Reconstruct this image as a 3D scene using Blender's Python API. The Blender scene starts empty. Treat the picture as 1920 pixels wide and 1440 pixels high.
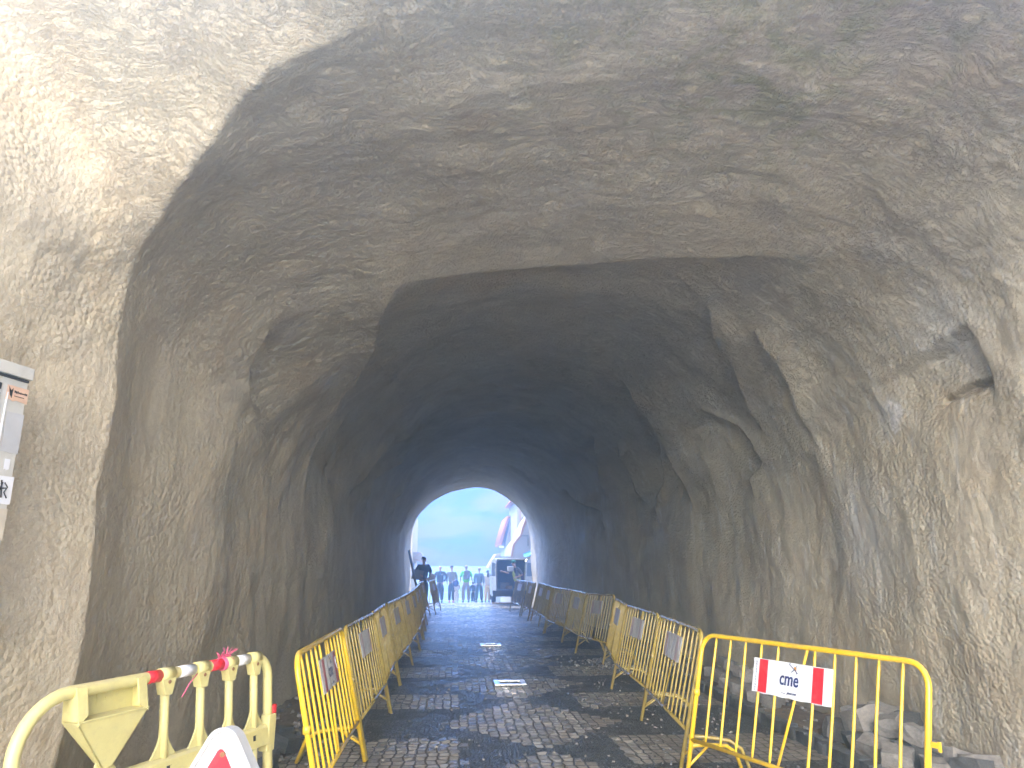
import bpy, bmesh, math, random
import numpy as np
from mathutils import Vector, Matrix, Quaternion
R = math.radians
sc = bpy.context.scene
col = sc.collection
random.seed(7); rng = np.random.default_rng(7)

# ------------------------------------------------------------------ camera
cam = bpy.data.cameras.new('camera'); camo = bpy.data.objects.new('camera', cam); col.objects.link(camo)
cam.sensor_width = 36.0; cam.lens = 36.0*1330/1920; cam.clip_end = 8000; cam.clip_start = .05
camo.location = (0, 0, 1.6)
camo.rotation_euler = (R(90+14.259), 0, R(-4.3755))
sc.camera = camo

# ------------------------------------------------------------------ sky, sun, exposure
SUN_EL, SUN_AZ = 58, 316
GLOW = 8.8          # degrees, azimuth clockwise from +Y
w = bpy.data.worlds.new('World'); sc.world = w; w.use_nodes = True
nt = w.node_tree; nt.nodes.clear()
def N(nt, t, **k):
    n = nt.nodes.new(t)
    for a, b in k.items():
        if a.startswith('i_'):
            n.inputs[a[2:].replace('_', ' ')].default_value = b
        else: setattr(n, a, b)
    return n
out = N(nt, 'ShaderNodeOutputWorld'); bg = N(nt, 'ShaderNodeBackground')
sky = N(nt, 'ShaderNodeTexSky', sky_type='NISHITA', sun_disc=False, sun_elevation=R(SUN_EL), sun_rotation=R(SUN_AZ))
sky.air_density = 1.0; sky.dust_density = 1.6; sky.ozone_density = 2.2
tc = N(nt, 'ShaderNodeTexCoord')
mp = N(nt, 'ShaderNodeMapping'); mp.inputs['Scale'].default_value = (1.6, 1.6, 6.5)
nz = N(nt, 'ShaderNodeTexNoise'); nz.inputs['Scale'].default_value = 2.3; nz.inputs['Detail'].default_value = 7; nz.inputs['Distortion'].default_value = .6
cr = N(nt, 'ShaderNodeValToRGB'); cr.color_ramp.elements[0].position = .42; cr.color_ramp.elements[1].position = .70
mx = N(nt, 'ShaderNodeMixRGB'); mx.inputs['Color2'].default_value = (6.3, 6.9, 7.6, 1)
nt.links.new(tc.outputs['Generated'], mp.inputs['Vector']); nt.links.new(mp.outputs[0], nz.inputs['Vector'])
nt.links.new(nz.outputs['Fac'], cr.inputs[0]); nt.links.new(cr.outputs[0], mx.inputs['Fac'])
nt.links.new(sky.outputs[0], mx.inputs['Color1'])
# sky shaped by direction to light the bore: dim ahead, added blue band above
sxw = N(nt, 'ShaderNodeSeparateXYZ'); nt.links.new(tc.outputs['Generated'], sxw.inputs[0])
def wramp(*st):
    r = N(nt, 'ShaderNodeValToRGB'); e = r.color_ramp.elements
    while len(e) < len(st): e.new(.5)
    for q, (p, c) in zip(e, st): q.position = p; q.color = (*c, 1)
    nt.links.new(sxw.outputs['Z'], r.inputs[0]); return r
front = wramp((0, (.128, .082, .088)), (.13, (.128, .082, .088)), (.20, (.7, 1.3, 2.0)), (.34, (3.2, 4.3, 6.8)), (.62, (2.6, 3.5, 5.2)), (.8, (.6, .7, .9)))
rear = wramp((0, (1.0, .85, .65)), (.30, (1.0, .85, .65)), (.60, (1.7, 1.4, 1.05)), (1, (1.4, 1.25, 1.05)))
# glow patch added low behind the viewer to light the bore lengthwise
gl = N(nt, 'ShaderNodeVectorMath'); gl.operation = 'DOT_PRODUCT'; gl.inputs[1].default_value = (-.11, -.972, .208); nt.links.new(tc.outputs['Generated'], gl.inputs[0])
gr = N(nt, 'ShaderNodeValToRGB'); gr.color_ramp.elements[0].position = .86; gr.color_ramp.elements[1].position = .96; nt.links.new(gl.outputs['Value'], gr.inputs[0])
gr.color_ramp.elements[0].color = (0, 0, 0, 1); gr.color_ramp.elements[1].color = (GLOW*1.14, GLOW, GLOW*.76, 1)
ga = N(nt, 'ShaderNodeMixRGB'); ga.blend_type = 'ADD'; ga.inputs['Fac'].default_value = 1; nt.links.new(rear.outputs[0], ga.inputs['Color1']); nt.links.new(gr.outputs[0], ga.inputs['Color2'])
fb = N(nt, 'ShaderNodeMath'); fb.operation = 'MULTIPLY_ADD'; fb.use_clamp = True; fb.inputs[1].default_value = 1.6; fb.inputs[2].default_value = .4
nt.links.new(sxw.outputs['Y'], fb.inputs[0])
m3 = N(nt, 'ShaderNodeMixRGB'); nt.links.new(fb.outputs[0], m3.inputs['Fac']); nt.links.new(ga.outputs[0], m3.inputs['Color1']); nt.links.new(front.outputs[0], m3.inputs['Color2'])
mw = N(nt, 'ShaderNodeMixRGB'); mw.blend_type = 'MULTIPLY'; mw.inputs['Fac'].default_value = 1
nt.links.new(mx.outputs[0], mw.inputs['Color1']); nt.links.new(m3.outputs[0], mw.inputs['Color2'])
mp2 = N(nt, 'ShaderNodeMapping'); mp2.inputs['Scale'].default_value = (4, 4, 15); mp2.inputs['Rotation'].default_value = (0, R(9), 0); nt.links.new(tc.outputs['Generated'], mp2.inputs['Vector'])
nz2 = N(nt, 'ShaderNodeTexNoise'); nz2.inputs['Scale'].default_value = 2.4; nz2.inputs['Detail'].default_value = 7; nz2.inputs['Distortion'].default_value = .9; nt.links.new(mp2.outputs[0], nz2.inputs['Vector'])
cr2 = N(nt, 'ShaderNodeValToRGB'); cr2.color_ramp.elements[0].position = .36; cr2.color_ramp.elements[1].position = .58; nt.links.new(nz2.outputs['Fac'], cr2.inputs[0])
cr2.color_ramp.elements[0].color = (.50, .80, .98, 1); cr2.color_ramp.elements[1].color = (1.9, 1.35, 1.12, 1)
m4 = N(nt, 'ShaderNodeMixRGB'); m4.blend_type = 'MULTIPLY'; m4.inputs['Fac'].default_value = 1
nt.links.new(mw.outputs[0], m4.inputs['Color1']); nt.links.new(cr2.outputs[0], m4.inputs['Color2']); nt.links.new(m4.outputs[0], bg.inputs['Color'])
nt.links.new(bg.outputs[0], out.inputs['Surface']); bg.inputs['Strength'].default_value = .12
sun = bpy.data.lights.new('sun', 'SUN'); sun.energy = 3.0; sun.angle = R(.6); sun.color = (1, .955, .88)
suno = bpy.data.objects.new('sun', sun); col.objects.link(suno)
_a, _e = R(SUN_AZ), R(SUN_EL)
suno.rotation_euler = Vector((math.sin(_a)*math.cos(_e), math.cos(_a)*math.cos(_e), math.sin(_e))).to_track_quat('Z', 'Y').to_euler()
sc.view_settings.view_transform = 'Standard'; sc.view_settings.look = 'None'
sc.view_settings.exposure = 2.04; sc.view_settings.gamma = 1
sc.render.engine = 'CYCLES'
sc.cycles.max_bounces = 10; sc.cycles.diffuse_bounces = 8; sc.cycles.glossy_bounces = 4; sc.cycles.volume_bounces = 1
sc.cycles.use_denoising = True; sc.cycles.use_adaptive_sampling = True; sc.cycles.adaptive_threshold = .03; sc.cycles.sample_clamp_indirect = 8
sc.cycles.caustics_reflective = False; sc.cycles.caustics_refractive = False

# ------------------------------------------------------------------ tags and helpers
def tag(o, label=None, cat=None, group=None, kind=None):
    for k, v in (('label', label), ('category', cat), ('group', group), ('kind', kind)):
        if v: o[k] = v
    return o
def empty(name, loc=(0, 0, 0), rz=0, **k):
    o = bpy.data.objects.new(name, None); col.objects.link(o); o.empty_display_size = .1
    o.location = loc; o.rotation_euler = (0, 0, rz); tag(o, **k); return o
def children(o): return [c for c in bpy.data.objects if c.parent == o]
def copy_tree(o, parent=None):
    c = o.copy(); col.objects.link(c); c.parent = parent
    for ch in children(o): copy_tree(ch, c)
    return c

class MB:
    """collects tubes, boxes and prisms into one mesh"""
    def __init__(s): s.v = []; s.f = []; s.m = []; s.sm = []
    def add(s, v, f, m=0, smooth=False):
        b = len(s.v); s.v += [tuple(p) for p in v]
        for q in f: s.f.append(tuple(i+b for i in q)); s.m.append(m); s.sm.append(smooth)
        return s
    def box(s, c, d, rot=None, m=0, bev=0.0):
        c = Vector(c); hx, hy, hz = d[0]/2, d[1]/2, d[2]/2
        if bev > 0: return s.bbox(c, d, bev, rot, m)
        P = [Vector((x, y, z)) for z in (-hz, hz) for y in (-hy, hy) for x in (-hx, hx)]
        if rot is not None: P = [rot @ p for p in P]
        s.add([p+c for p in P], [(0, 2, 3, 1), (4, 5, 7, 6), (0, 1, 5, 4), (2, 6, 7, 3), (0, 4, 6, 2), (1, 3, 7, 5)], m); return s
    def bbox(s, c, d, bev, rot=None, m=0):
        bm = bmesh.new(); bmesh.ops.create_cube(bm, size=1)
        for v in bm.verts: v.co = Vector((v.co.x*d[0], v.co.y*d[1], v.co.z*d[2]))
        bmesh.ops.bevel(bm, geom=bm.edges[:], offset=bev, segments=2, profile=.6, affect='EDGES')
        bm.verts.index_update()
        V = [(rot @ v.co if rot is not None else v.co)+Vector(c) for v in bm.verts]
        s.add(V, [[v.index for v in f.verts] for f in bm.faces], m, False); bm.free(); return s
    def tube(s, pts, r, n=10, m=0, caps=True, closed=False, flat=None):
        pts = [Vector(p) for p in pts]; k = len(pts)
        rr = r if isinstance(r, (list, tuple)) else [r]*k
        T = []
        for i in range(k):
            if closed: t = pts[(i+1) % k]-pts[i-1]
            else: t = pts[min(i+1, k-1)]-pts[max(i-1, 0)]
            T.append(t.normalized())
        up = Vector((0, 0, 1)) if abs(T[0].z) < .9 else Vector((0, 1, 0))
        a = (up-T[0]*up.dot(T[0])).normalized(); V = []; 
        for i in range(k):
            if i: a = T[i-1].rotation_difference(T[i]) @ a
            a = (a-T[i]*a.dot(T[i])).normalized(); b = T[i].cross(a)
            for j in range(n):
                q = 2*math.pi*j/n
                V.append(pts[i]+(a*math.cos(q)*(flat or 1)+b*math.sin(q))*rr[i])
        F = []
        for i in range(k if closed else k-1):
            i2 = (i+1) % k
            for j in range(n):
                j2 = (j+1) % n; F.append((i*n+j, i*n+j2, i2*n+j2, i2*n+j))
        s.add(V, F, m, True)
        if caps and not closed:
            b = len(s.v)-k*n
            s.f.append(tuple(b+j for j in reversed(range(n)))); s.m.append(m); s.sm.append(False)
            s.f.append(tuple(b+(k-1)*n+j for j in range(n))); s.m.append(m); s.sm.append(False)
        return s
    def prism(s, poly, d, m=0, smooth=False):
        """poly: 3-D points of one flat face; d: extrusion vector"""
        d = Vector(d); n = len(poly); P = [Vector(p) for p in poly]
        V = P+[p+d for p in P]
        F = [tuple(reversed(range(n))), tuple(range(n, 2*n))]+[(i, (i+1) % n, n+(i+1) % n, n+i) for i in range(n)]
        s.add(V, F, m, smooth); return s
    def ell(s, c, r, nu=14, nv=8, m=0, rot=None):
        V = []; F = []
        for i in range(nv+1):
            th = math.pi*i/nv
            for j in range(nu):
                ph = 2*math.pi*j/nu
                p = Vector((r[0]*math.sin(th)*math.cos(ph), r[1]*math.sin(th)*math.sin(ph), r[2]*math.cos(th)))
                V.append((rot @ p if rot is not None else p)+Vector(c))
        for i in range(nv):
            for j in range(nu):
                F.append((i*nu+j, (i+1)*nu+j, (i+1)*nu+(j+1) % nu, i*nu+(j+1) % nu))
        s.add(V, F, m, True); return s
    def build(s, name, mats, parent=None, fix=True):
        me = bpy.data.meshes.new(name); me.from_pydata(s.v, [], s.f)
        for m in (mats if isinstance(mats, (list, tuple)) else [mats]): me.materials.append(m)
        me.polygons.foreach_set('material_index', s.m); me.polygons.foreach_set('use_smooth', s.sm)
        if fix:
            bm = bmesh.new(); bm.from_mesh(me); bmesh.ops.recalc_face_normals(bm, faces=bm.faces[:]); bm.to_mesh(me); bm.free()
        me.update(); o = bpy.data.objects.new(name, me); col.objects.link(o); o.parent = parent
        return o
def arc_pts(p0, p1, p2, rad, n=6):
    """rounded corner at p1"""
    p0, p1, p2 = Vector(p0), Vector(p1), Vector(p2)
    a = (p0-p1).normalized(); b = (p2-p1).normalized(); h = a.angle(b)/2
    d = rad/math.tan(h); A = p1+a*d; B = p1+b*d; c = p1+(a+b).normalized()*(rad/math.sin(h))
    va = A-c; vb = B-c; ang = va.angle(vb); ax = va.cross(vb).normalized()
    return [c+Quaternion(ax, ang*i/n) @ va for i in range(n+1)]
def text_obj(name, body, size, mat, parent, M, ext=.0012, shear=0, bold=0.0, sx=1):
    cu = bpy.data.curves.new(name, 'FONT'); cu.body = body; cu.size = size; cu.extrude = ext; cu.align_x = 'CENTER'; cu.align_y = 'CENTER'
    cu.shear = shear; cu.offset = bold; cu.resolution_u = 3
    o = bpy.data.objects.new(name, cu); col.objects.link(o)
    dg = bpy.context.evaluated_depsgraph_get(); me = bpy.data.meshes.new_from_object(o.evaluated_get(dg)); me.name = name
    bpy.data.objects.remove(o); me.transform(Matrix.Diagonal((sx, 1, 1, 1))); me.transform(M); me.materials.clear(); me.materials.append(mat)
    r = bpy.data.objects.new(name, me); col.objects.link(r); r.parent = parent; return r

# ------------------------------------------------------------------ materials
def newmat(name):
    m = bpy.data.materials.new(name); m.use_nodes = True; nt = m.node_tree
    return m, nt, nt.nodes['Principled BSDF']
def L(nt, a, b): nt.links.new(a, b)
def noise(nt, vec, scale, detail=4, rough=.55, dist=0):
    n = N(nt, 'ShaderNodeTexNoise'); n.inputs['Scale'].default_value = scale; n.inputs['Detail'].default_value = detail
    n.inputs['Roughness'].default_value = rough; n.inputs['Distortion'].default_value = dist
    if vec: L(nt, vec, n.inputs['Vector'])
    return n.outputs['Fac']
def ramp(nt, fac, *st):
    r = N(nt, 'ShaderNodeValToRGB'); e = r.color_ramp.elements
    while len(e) < len(st): e.new(.5)
    for q, (p, c) in zip(e, st):
        q.position = p; q.color = (c, c, c, 1) if isinstance(c, (int, float)) else (*c, 1)
    L(nt, fac, r.inputs[0]); return r.outputs[0]
def mix(nt, fac, a, b, mode='MIX'):
    n = N(nt, 'ShaderNodeMixRGB'); n.blend_type = mode
    for v, s in ((fac, 'Fac'), (a, 'Color1'), (b, 'Color2')):
        if hasattr(v, 'is_linked') or isinstance(v, bpy.types.NodeSocket): L(nt, v, n.inputs[s])
        elif s == 'Fac': n.inputs[s].default_value = v
        else: n.inputs[s].default_value = (*v, 1) if not isinstance(v, (int, float)) else (v, v, v, 1)
    return n.outputs[0]
def mth(nt, op, a, b=0, c=None):
    n = N(nt, 'ShaderNodeMath'); n.operation = op
    for i, v in enumerate((a, b) if c is None else (a, b, c)):
        if isinstance(v, bpy.types.NodeSocket): L(nt, v, n.inputs[i])
        else: n.inputs[i].default_value = v
    return n.outputs[0]
def bump(nt, h, dist, strength=1, normal=None):
    b = N(nt, 'ShaderNodeBump'); b.inputs['Distance'].default_value = dist; b.inputs['Strength'].default_value = strength
    L(nt, h, b.inputs['Height'])
    if normal: L(nt, normal, b.inputs['Normal'])
    return b.outputs[0]
def objvec(nt): return N(nt, 'ShaderNodeTexCoord').outputs['Object']
def mapping(nt, vec, scale=(1, 1, 1), rot=(0, 0, 0), loc=(0, 0, 0)):
    m = N(nt, 'ShaderNodeMapping'); m.inputs['Scale'].default_value = scale; m.inputs['Rotation'].default_value = rot; m.inputs['Location'].default_value = loc
    L(nt, vec, m.inputs['Vector']); return m.outputs[0]

def simple(name, c, rough=.6, metal=0, var=.12, sc_=8, dirt=None, dirt_amt=.4, coat=0, bmp=0, bsc=60, dust=None):
    """painted or plain material with uneven tone, worn patches and optional settled dust on upward faces"""
    m, nt, b = newmat(name); v = objvec(nt)
    n1 = noise(nt, v, sc_, 5, .6)
    base = mix(nt, ramp(nt, n1, (.3, 0), (.7, 1)), tuple(x*(1-var) for x in c), tuple(min(1, x*(1+var)) for x in c))
    if dirt:
        n2 = noise(nt, v, sc_*2.3, 8, .7, .5)
        base = mix(nt, mth(nt, 'MULTIPLY', ramp(nt, n2, (.48, 0), (.66, 1)), dirt_amt), base, dirt)
    if dust:
        g = N(nt, 'ShaderNodeNewGeometry'); sx = N(nt, 'ShaderNodeSeparateXYZ'); L(nt, g.outputs['Normal'], sx.inputs[0])
        up = mth(nt, 'MULTIPLY', ramp(nt, sx.outputs['Z'], (.35, 0), (.9, 1)), ramp(nt, noise(nt, v, 9, 6, .7), (.35, .05), (.65, .6)))
        base = mix(nt, up, base, dust)
        L(nt, mth(nt, 'MULTIPLY_ADD', up, .2, rough), b.inputs['Roughness'])
    else:
        L(nt, mth(nt, 'MULTIPLY_ADD', n1, .25, rough-.12), b.inputs['Roughness'])
    L(nt, base, b.inputs['Base Color']); b.inputs['Metallic'].default_value = metal
    b.inputs['Coat Weight'].default_value = coat; b.inputs['Coat Roughness'].default_value = .2
    if bmp: L(nt, bump(nt, noise(nt, v, bsc, 5, .6), bmp), b.inputs['Normal'])
    return m

def shotcrete():
    m, nt, b = newmat('shotcrete'); v = objvec(nt)
    sx = N(nt, 'ShaderNodeSeparateXYZ'); L(nt, v, sx.inputs[0])
    g = N(nt, 'ShaderNodeNewGeometry'); gn = N(nt, 'ShaderNodeSeparateXYZ'); L(nt, g.outputs['Normal'], gn.inputs[0])
    big = noise(nt, v, .55, 5, .6, .4); mid = noise(nt, v, 1.7, 6, .62, .6); fine = noise(nt, v, 22, 6, .7)
    c = mix(nt, ramp(nt, big, (.36, 0), (.62, 1)), (.49, .425, .305), (.60, .53, .395))
    c = mix(nt, ramp(nt, mid, (.47, 0), (.66, .75)), c, (.48, .42, .32))
    och = noise(nt, mapping(nt, v, loc=(5, 3, 1)), .9, 5, .6, .8)
    c = mix(nt, ramp(nt, och, (.54, 0), (.68, .32)), c, (.58, .43, .25))
    gry = noise(nt, mapping(nt, v, loc=(15, 7, 2)), .8, 6, .65, .5)
    c = mix(nt, ramp(nt, gry, (.54, 0), (.68, .65)), c, (.50, .45, .37))
    # white lime streaks running down the sides
    st = noise(nt, mapping(nt, v, (3.2, 3.2, .55), loc=(2, 9, 0)), 2.2, 7, .7, .3)
    side = ramp(nt, mth(nt, 'ABSOLUTE', gn.outputs['Z']), (.35, 1), (.75, 0))
    rightness = ramp(nt, mth(nt, 'MULTIPLY_ADD', sx.outputs['X'], .12, .4), (.5, .15), (.85, 1))
    sm_ = mth(nt, 'MULTIPLY', mth(nt, 'MULTIPLY', ramp(nt, st, (.55, 0), (.70, .7)), side), rightness)
    c = mix(nt, sm_, c, (.66, .66, .64))
    # green algae on the damp roof near the mouth, right of the middle
    dv = N(nt, 'ShaderNodeVectorMath'); dv.operation = 'DISTANCE'; L(nt, mapping(nt, v, (1, 1.3, 1)), dv.inputs[0]); dv.inputs[1].default_value = (1.9, 4.6, 4.75)
    near = ramp(nt, mth(nt, 'DIVIDE', dv.outputs['Value'], 2.3), (.2, 1), (1, 0))
    al = mth(nt, 'MULTIPLY', near, ramp(nt, noise(nt, v, 2.1, 6, .6, 1), (.46, 0), (.62, .8)))
    c = mix(nt, al, c, (.34, .33, .17))
    # damp dark stains
    da = noise(nt, mapping(nt, v, (1.2, 1, .8), loc=(31, 2, 4)), 1.3, 7, .68, .7)
    c = mix(nt, ramp(nt, da, (.60, 0), (.74, .45)), c, (.33, .28, .21))
    # lime patches on the right wall
    for P, r_ in (((4.0, 6.33, 2.95), .26), ((3.95, 7.0, 1.9), .8), ((4.1, 5.3, 3.5), .5)):
        d2 = N(nt, 'ShaderNodeVectorMath'); d2.operation = 'DISTANCE'; L(nt, v, d2.inputs[0]); d2.inputs[1].default_value = P
        f_ = mth(nt, 'ADD', mth(nt, 'DIVIDE', d2.outputs['Value'], r_), mth(nt, 'MULTIPLY_ADD', noise(nt, v, 3.5, 5, .7), 1.6, -.8))
        c = mix(nt, ramp(nt, f_, (.25, .6), (1, 0)), c, (.56, .55, .52))
    d3 = N(nt, 'ShaderNodeVectorMath'); d3.operation = 'DISTANCE'; L(nt, mapping(nt, v, (1, 1, .7)), d3.inputs[0]); d3.inputs[1].default_value = (3.95, 6.18, 2.93*.7)
    f3 = mth(nt, 'ADD', mth(nt, 'DIVIDE', d3.outputs['Value'], .26), mth(nt, 'MULTIPLY_ADD', noise(nt, v, 9, 5, .7), .8, -.4))
    c = mix(nt, ramp(nt, f3, (.45, .85), (.62, 0)), c, (.66, .64, .62))
    c = mix(nt, ramp(nt, fine, (.3, .25), (.7, 0)), c, (.17, .13, .09))
    sp = N(nt, 'ShaderNodeTexVoronoi'); sp.inputs['Scale'].default_value = 75; L(nt, v, sp.inputs['Vector'])
    spk = mth(nt, 'MULTIPLY', ramp(nt, sp.outputs['Distance'], (.13, 1), (.22, 0)), ramp(nt, noise(nt, v, 14, 2), (.52, 0), (.6, .8)))
    c = mix(nt, spk, c, (.62, .59, .53))
    L(nt, c, b.inputs['Base Color'])
    L(nt, ramp(nt, mid, (.35, .5), (.65, .8)), b.inputs['Roughness']); b.inputs['Specular IOR Level'].default_value = .25
    # relief: pebbly spatter, cracked ridges on the roof, coarse undulation
    vo = N(nt, 'ShaderNodeTexVoronoi'); vo.feature = 'SMOOTH_F1'; vo.inputs['Scale'].default_value = 38; vo.inputs['Smoothness'].default_value = .35
    wv = mix(nt, .035, v, N(nt, 'ShaderNodeTexNoise', ).outputs['Color'], 'ADD')
    L(nt, mapping(nt, v, (1, .75, .8)), vo.inputs['Vector'])
    peb = mth(nt, 'MULTIPLY', mth(nt, 'SUBTRACT', 1, vo.outputs['Distance']), ramp(nt, noise(nt, v, 1.3, 4, .6), (.36, .12), (.62, 1)))
    grit = noise(nt, v, 95, 3, .6)
    wob = N(nt, 'ShaderNodeTexNoise'); wob.inputs['Scale'].default_value = 2.0; L(nt, v, wob.inputs['Vector'])
    rv = N(nt, 'ShaderNodeVectorMath'); rv.operation = 'MULTIPLY_ADD'; L(nt, wob.outputs['Color'], rv.inputs[0]); rv.inputs[1].default_value = (.5, .5, .5); L(nt, v, rv.inputs[2])
    rid = noise(nt, mapping(nt, rv.outputs[0], (1.2, 4.6, 3.2)), 4.2, 8, .7, .2)
    roof = ramp(nt, gn.outputs['Z'], (0, 1), (.1, .0)) # faces looking down (inside normals)
    roofd = ramp(nt, mth(nt, 'MULTIPLY', gn.outputs['Z'], -1), (.25, .12), (.8, 1))
    ridm = mth(nt, 'MULTIPLY', ramp(nt, mth(nt, 'ABSOLUTE', mth(nt, 'SUBTRACT', rid, .5)), (0, 0), (.03, .5), (.14, 1)), roofd)
    drip = noise(nt, mapping(nt, v, (5, 5, 1.1)), 3.2, 5, .6, .2)
    n_ = bump(nt, mth(nt, 'MULTIPLY', drip, mth(nt, 'SUBTRACT', 1.15, roofd)),   .012, .6)
    n_ = bump(nt, ridm, .015, 1, n_)
    n_ = bump(nt, peb, .015, 1, n_)
    n_ = bump(nt, grit, .007, .9, n_)
    L(nt, n_, b.inputs['Normal'])
    return m

def cobbles():
    m, nt, b = newmat('cobbles'); v = objvec(nt)
    def vor(scale, rnd, feat, sock='Distance', msc=(1, 1, 1)):
        n = N(nt, 'ShaderNodeTexVoronoi'); n.voronoi_dimensions = '2D'; n.feature = feat
        n.inputs['Scale'].default_value = scale; n.inputs['Randomness'].default_value = rnd
        L(nt, mapping(nt, v, msc), n.inputs['Vector']); return n
    A = vor(10.5, .38, 'F1', msc=(1, .82, 1)); Ae = vor(10.5, .38, 'DISTANCE_TO_EDGE', msc=(1, .82, 1))
    B = vor(25, .9, 'F1'); Be = vor(25, .9, 'DISTANCE_TO_EDGE')
    pos = N(nt, 'ShaderNodeSeparateXYZ'); L(nt, mapping(nt, A.outputs['Position'], (1, 1/.82, 1)), pos.inputs[0])
    u = mth(nt, 'ABSOLUTE', mth(nt, 'SUBTRACT', pos.outputs['X'], .81))
    vv = mth(nt, 'PINGPONG', mth(nt, 'SUBTRACT', pos.outputs['Y'], 8.05-24), 1.2)
    dia = mth(nt, 'LESS_THAN', mth(nt, 'ADD', mth(nt, 'DIVIDE', u, .97), mth(nt, 'DIVIDE', vv, 1.2)), 1.0)
    pat = mth(nt, 'MULTIPLY', mth(nt, 'GREATER_THAN', u, .71), mth(nt, 'GREATER_THAN', vv, .70))
    light = mth(nt, 'MAXIMUM', dia, pat)
    ps = N(nt, 'ShaderNodeSeparateXYZ'); L(nt, v, ps.inputs[0])
    joint = mth(nt, 'ADD', mth(nt, 'MULTIPLY', light, ramp(nt, Ae.outputs['Distance'], (.02, 0), (.13, 1))),
                mth(nt, 'MULTIPLY', mth(nt, 'SUBTRACT', 1, light), ramp(nt, Be.outputs['Distance'], (.02, 0), (.2, 1))))
    rA = N(nt, 'ShaderNodeSeparateColor'); L(nt, A.outputs['Color'], rA.inputs[0])
    rB = N(nt, 'ShaderNodeSeparateColor'); L(nt, B.outputs['Color'], rB.inputs[0])
    lc = mix(nt, rA.outputs[0], (.24, .22, .19), (.50, .46, .40))
    dc = mix(nt, rB.outputs[0], (.022, .028, .036), (.08, .09, .10))
    c = mix(nt, light, dc, lc)
    c = mix(nt, joint, (.045, .042, .038), c)
    mud = noise(nt, v, 1.1, 7, .65, .5)
    mr = mth(nt, 'ADD', mud, mth(nt, 'MULTIPLY', mth(nt, 'SUBTRACT', mth(nt, 'ABSOLUTE', mth(nt, 'SUBTRACT', ps.outputs['X'], .5)), .9), .16))
    mr = mth(nt, 'ADD', mr, mth(nt, 'MULTIPLY', mth(nt, 'SUBTRACT', 9, ps.outputs['Y']), .012))
    mudm = ramp(nt, mr, (.45, 0), (.66, .85))
    c = mix(nt, mth(nt, 'MULTIPLY', mudm, mth(nt, 'MULTIPLY_ADD', light, .62, .16)), c, (.20, .165, .13))
    chips = N(nt, 'ShaderNodeTexVoronoi'); chips.voronoi_dimensions = '2D'; chips.inputs['Scale'].default_value = 26; L(nt, v, chips.inputs['Vector'])
    cm = mth(nt, 'MULTIPLY', ramp(nt, chips.outputs['Distance'], (.12, 1), (.2, 0)), ramp(nt, noise(nt, v, 5, 4, .7), (.56, 0), (.62, 1)))
    c = mix(nt, cm, c, (.42, .41, .39))
    L(nt, c, b.inputs['Base Color'])
    rg = mth(nt, 'ADD', mth(nt, 'MULTIPLY', mudm, .40), mth(nt, 'MULTIPLY_ADD', rA.outputs[1], .20, .13))
    rg = mth(nt, 'ADD', rg, mth(nt, 'MULTIPLY', mth(nt, 'SUBTRACT', 1, joint), .3))
    L(nt, rg, b.inputs['Roughness']); b.inputs['Specular IOR Level'].default_value = .6
    # each sett is domed and sits a little askew
    sb = N(nt, 'ShaderNodeVectorMath'); sb.operation = 'SUBTRACT'; L(nt, v, sb.inputs[0])
    cp_ = N(nt, 'ShaderNodeCombineXYZ'); L(nt, pos.outputs['X'], cp_.inputs[0]); L(nt, pos.outputs['Y'], cp_.inputs[1]); L(nt, cp_.outputs[0], sb.inputs[1])
    rv = N(nt, 'ShaderNodeVectorMath'); rv.operation = 'SUBTRACT'; L(nt, A.outputs['Color'], rv.inputs[0]); rv.inputs[1].default_value = (.5, .5, .5)
    dt_ = N(nt, 'ShaderNodeVectorMath'); dt_.operation = 'DOT_PRODUCT'; L(nt, sb.outputs[0], dt_.inputs[0]); L(nt, rv.outputs[0], dt_.inputs[1])
    tiltA = mth(nt, 'MULTIPLY', dt_.outputs['Value'], 14.0)
    h = mth(nt, 'ADD', mth(nt, 'MULTIPLY', joint, mth(nt, 'MULTIPLY_ADD', light, .4, .6)), mth(nt, 'MULTIPLY', mth(nt, 'MULTIPLY', tiltA, light), .9))
    n_ = bump(nt, noise(nt, v, 3.0, 3), .03, .8)
    n_ = bump(nt, h, .022, 1, n_)
    n_ = bump(nt, noise(nt, mapping(nt, v, (1, .6, 1)), 22, 5, .7), .016, 1, n_)
    L(nt, n_, b.inputs['Normal'])
    return m

M = {}
M['shot'] = shotcrete(); M['cob'] = cobbles()
M['rock'] = simple('rock', (.30, .26, .20), .9, var=.3, sc_=1.5, bmp=.05, bsc=6)
M['yellow'] = simple('yellow_paint', (.80, .53, .015), .34, var=.07, dirt=(.42, .30, .08), dirt_amt=.45, coat=.6, dust=(.42, .34, .20))
M['yellow_shaded'] = simple('shaded_yellow_paint', (.44, .325, .065), .26, var=.1, dirt=(.30, .24, .14), dirt_amt=.6, coat=1)  # backlit row barriers: their shade is put into this darker yellow, plus dirt
M['rust'] = simple('rusty_steel', (.25, .13, .06), .7, metal=.3, var=.3, sc_=40)
M['plate'] = simple('white_sign_plate', (.70, .74, .78), .35, var=.03, dirt=(.55, .55, .52), dirt_amt=.3)
M['plate_old'] = simple('weathered_sign_plate', (.60, .60, .60), .4, var=.12, sc_=14, dirt=(.36, .34, .34), dirt_amt=.7)
M['red'] = simple('red_film', (.68, .015, .03), .4, var=.08, dirt=(.75, .35, .35), dirt_amt=.12)
M['red_old'] = simple('faded_red_film', (.36, .09, .12), .5, var=.2, sc_=12, dirt=(.5, .42, .42), dirt_amt=.5)
M['red_pale'] = simple('bleached_red_film', (.50, .38, .40), .5, var=.15, sc_=12, dirt=(.55, .52, .52), dirt_amt=.7)
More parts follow.
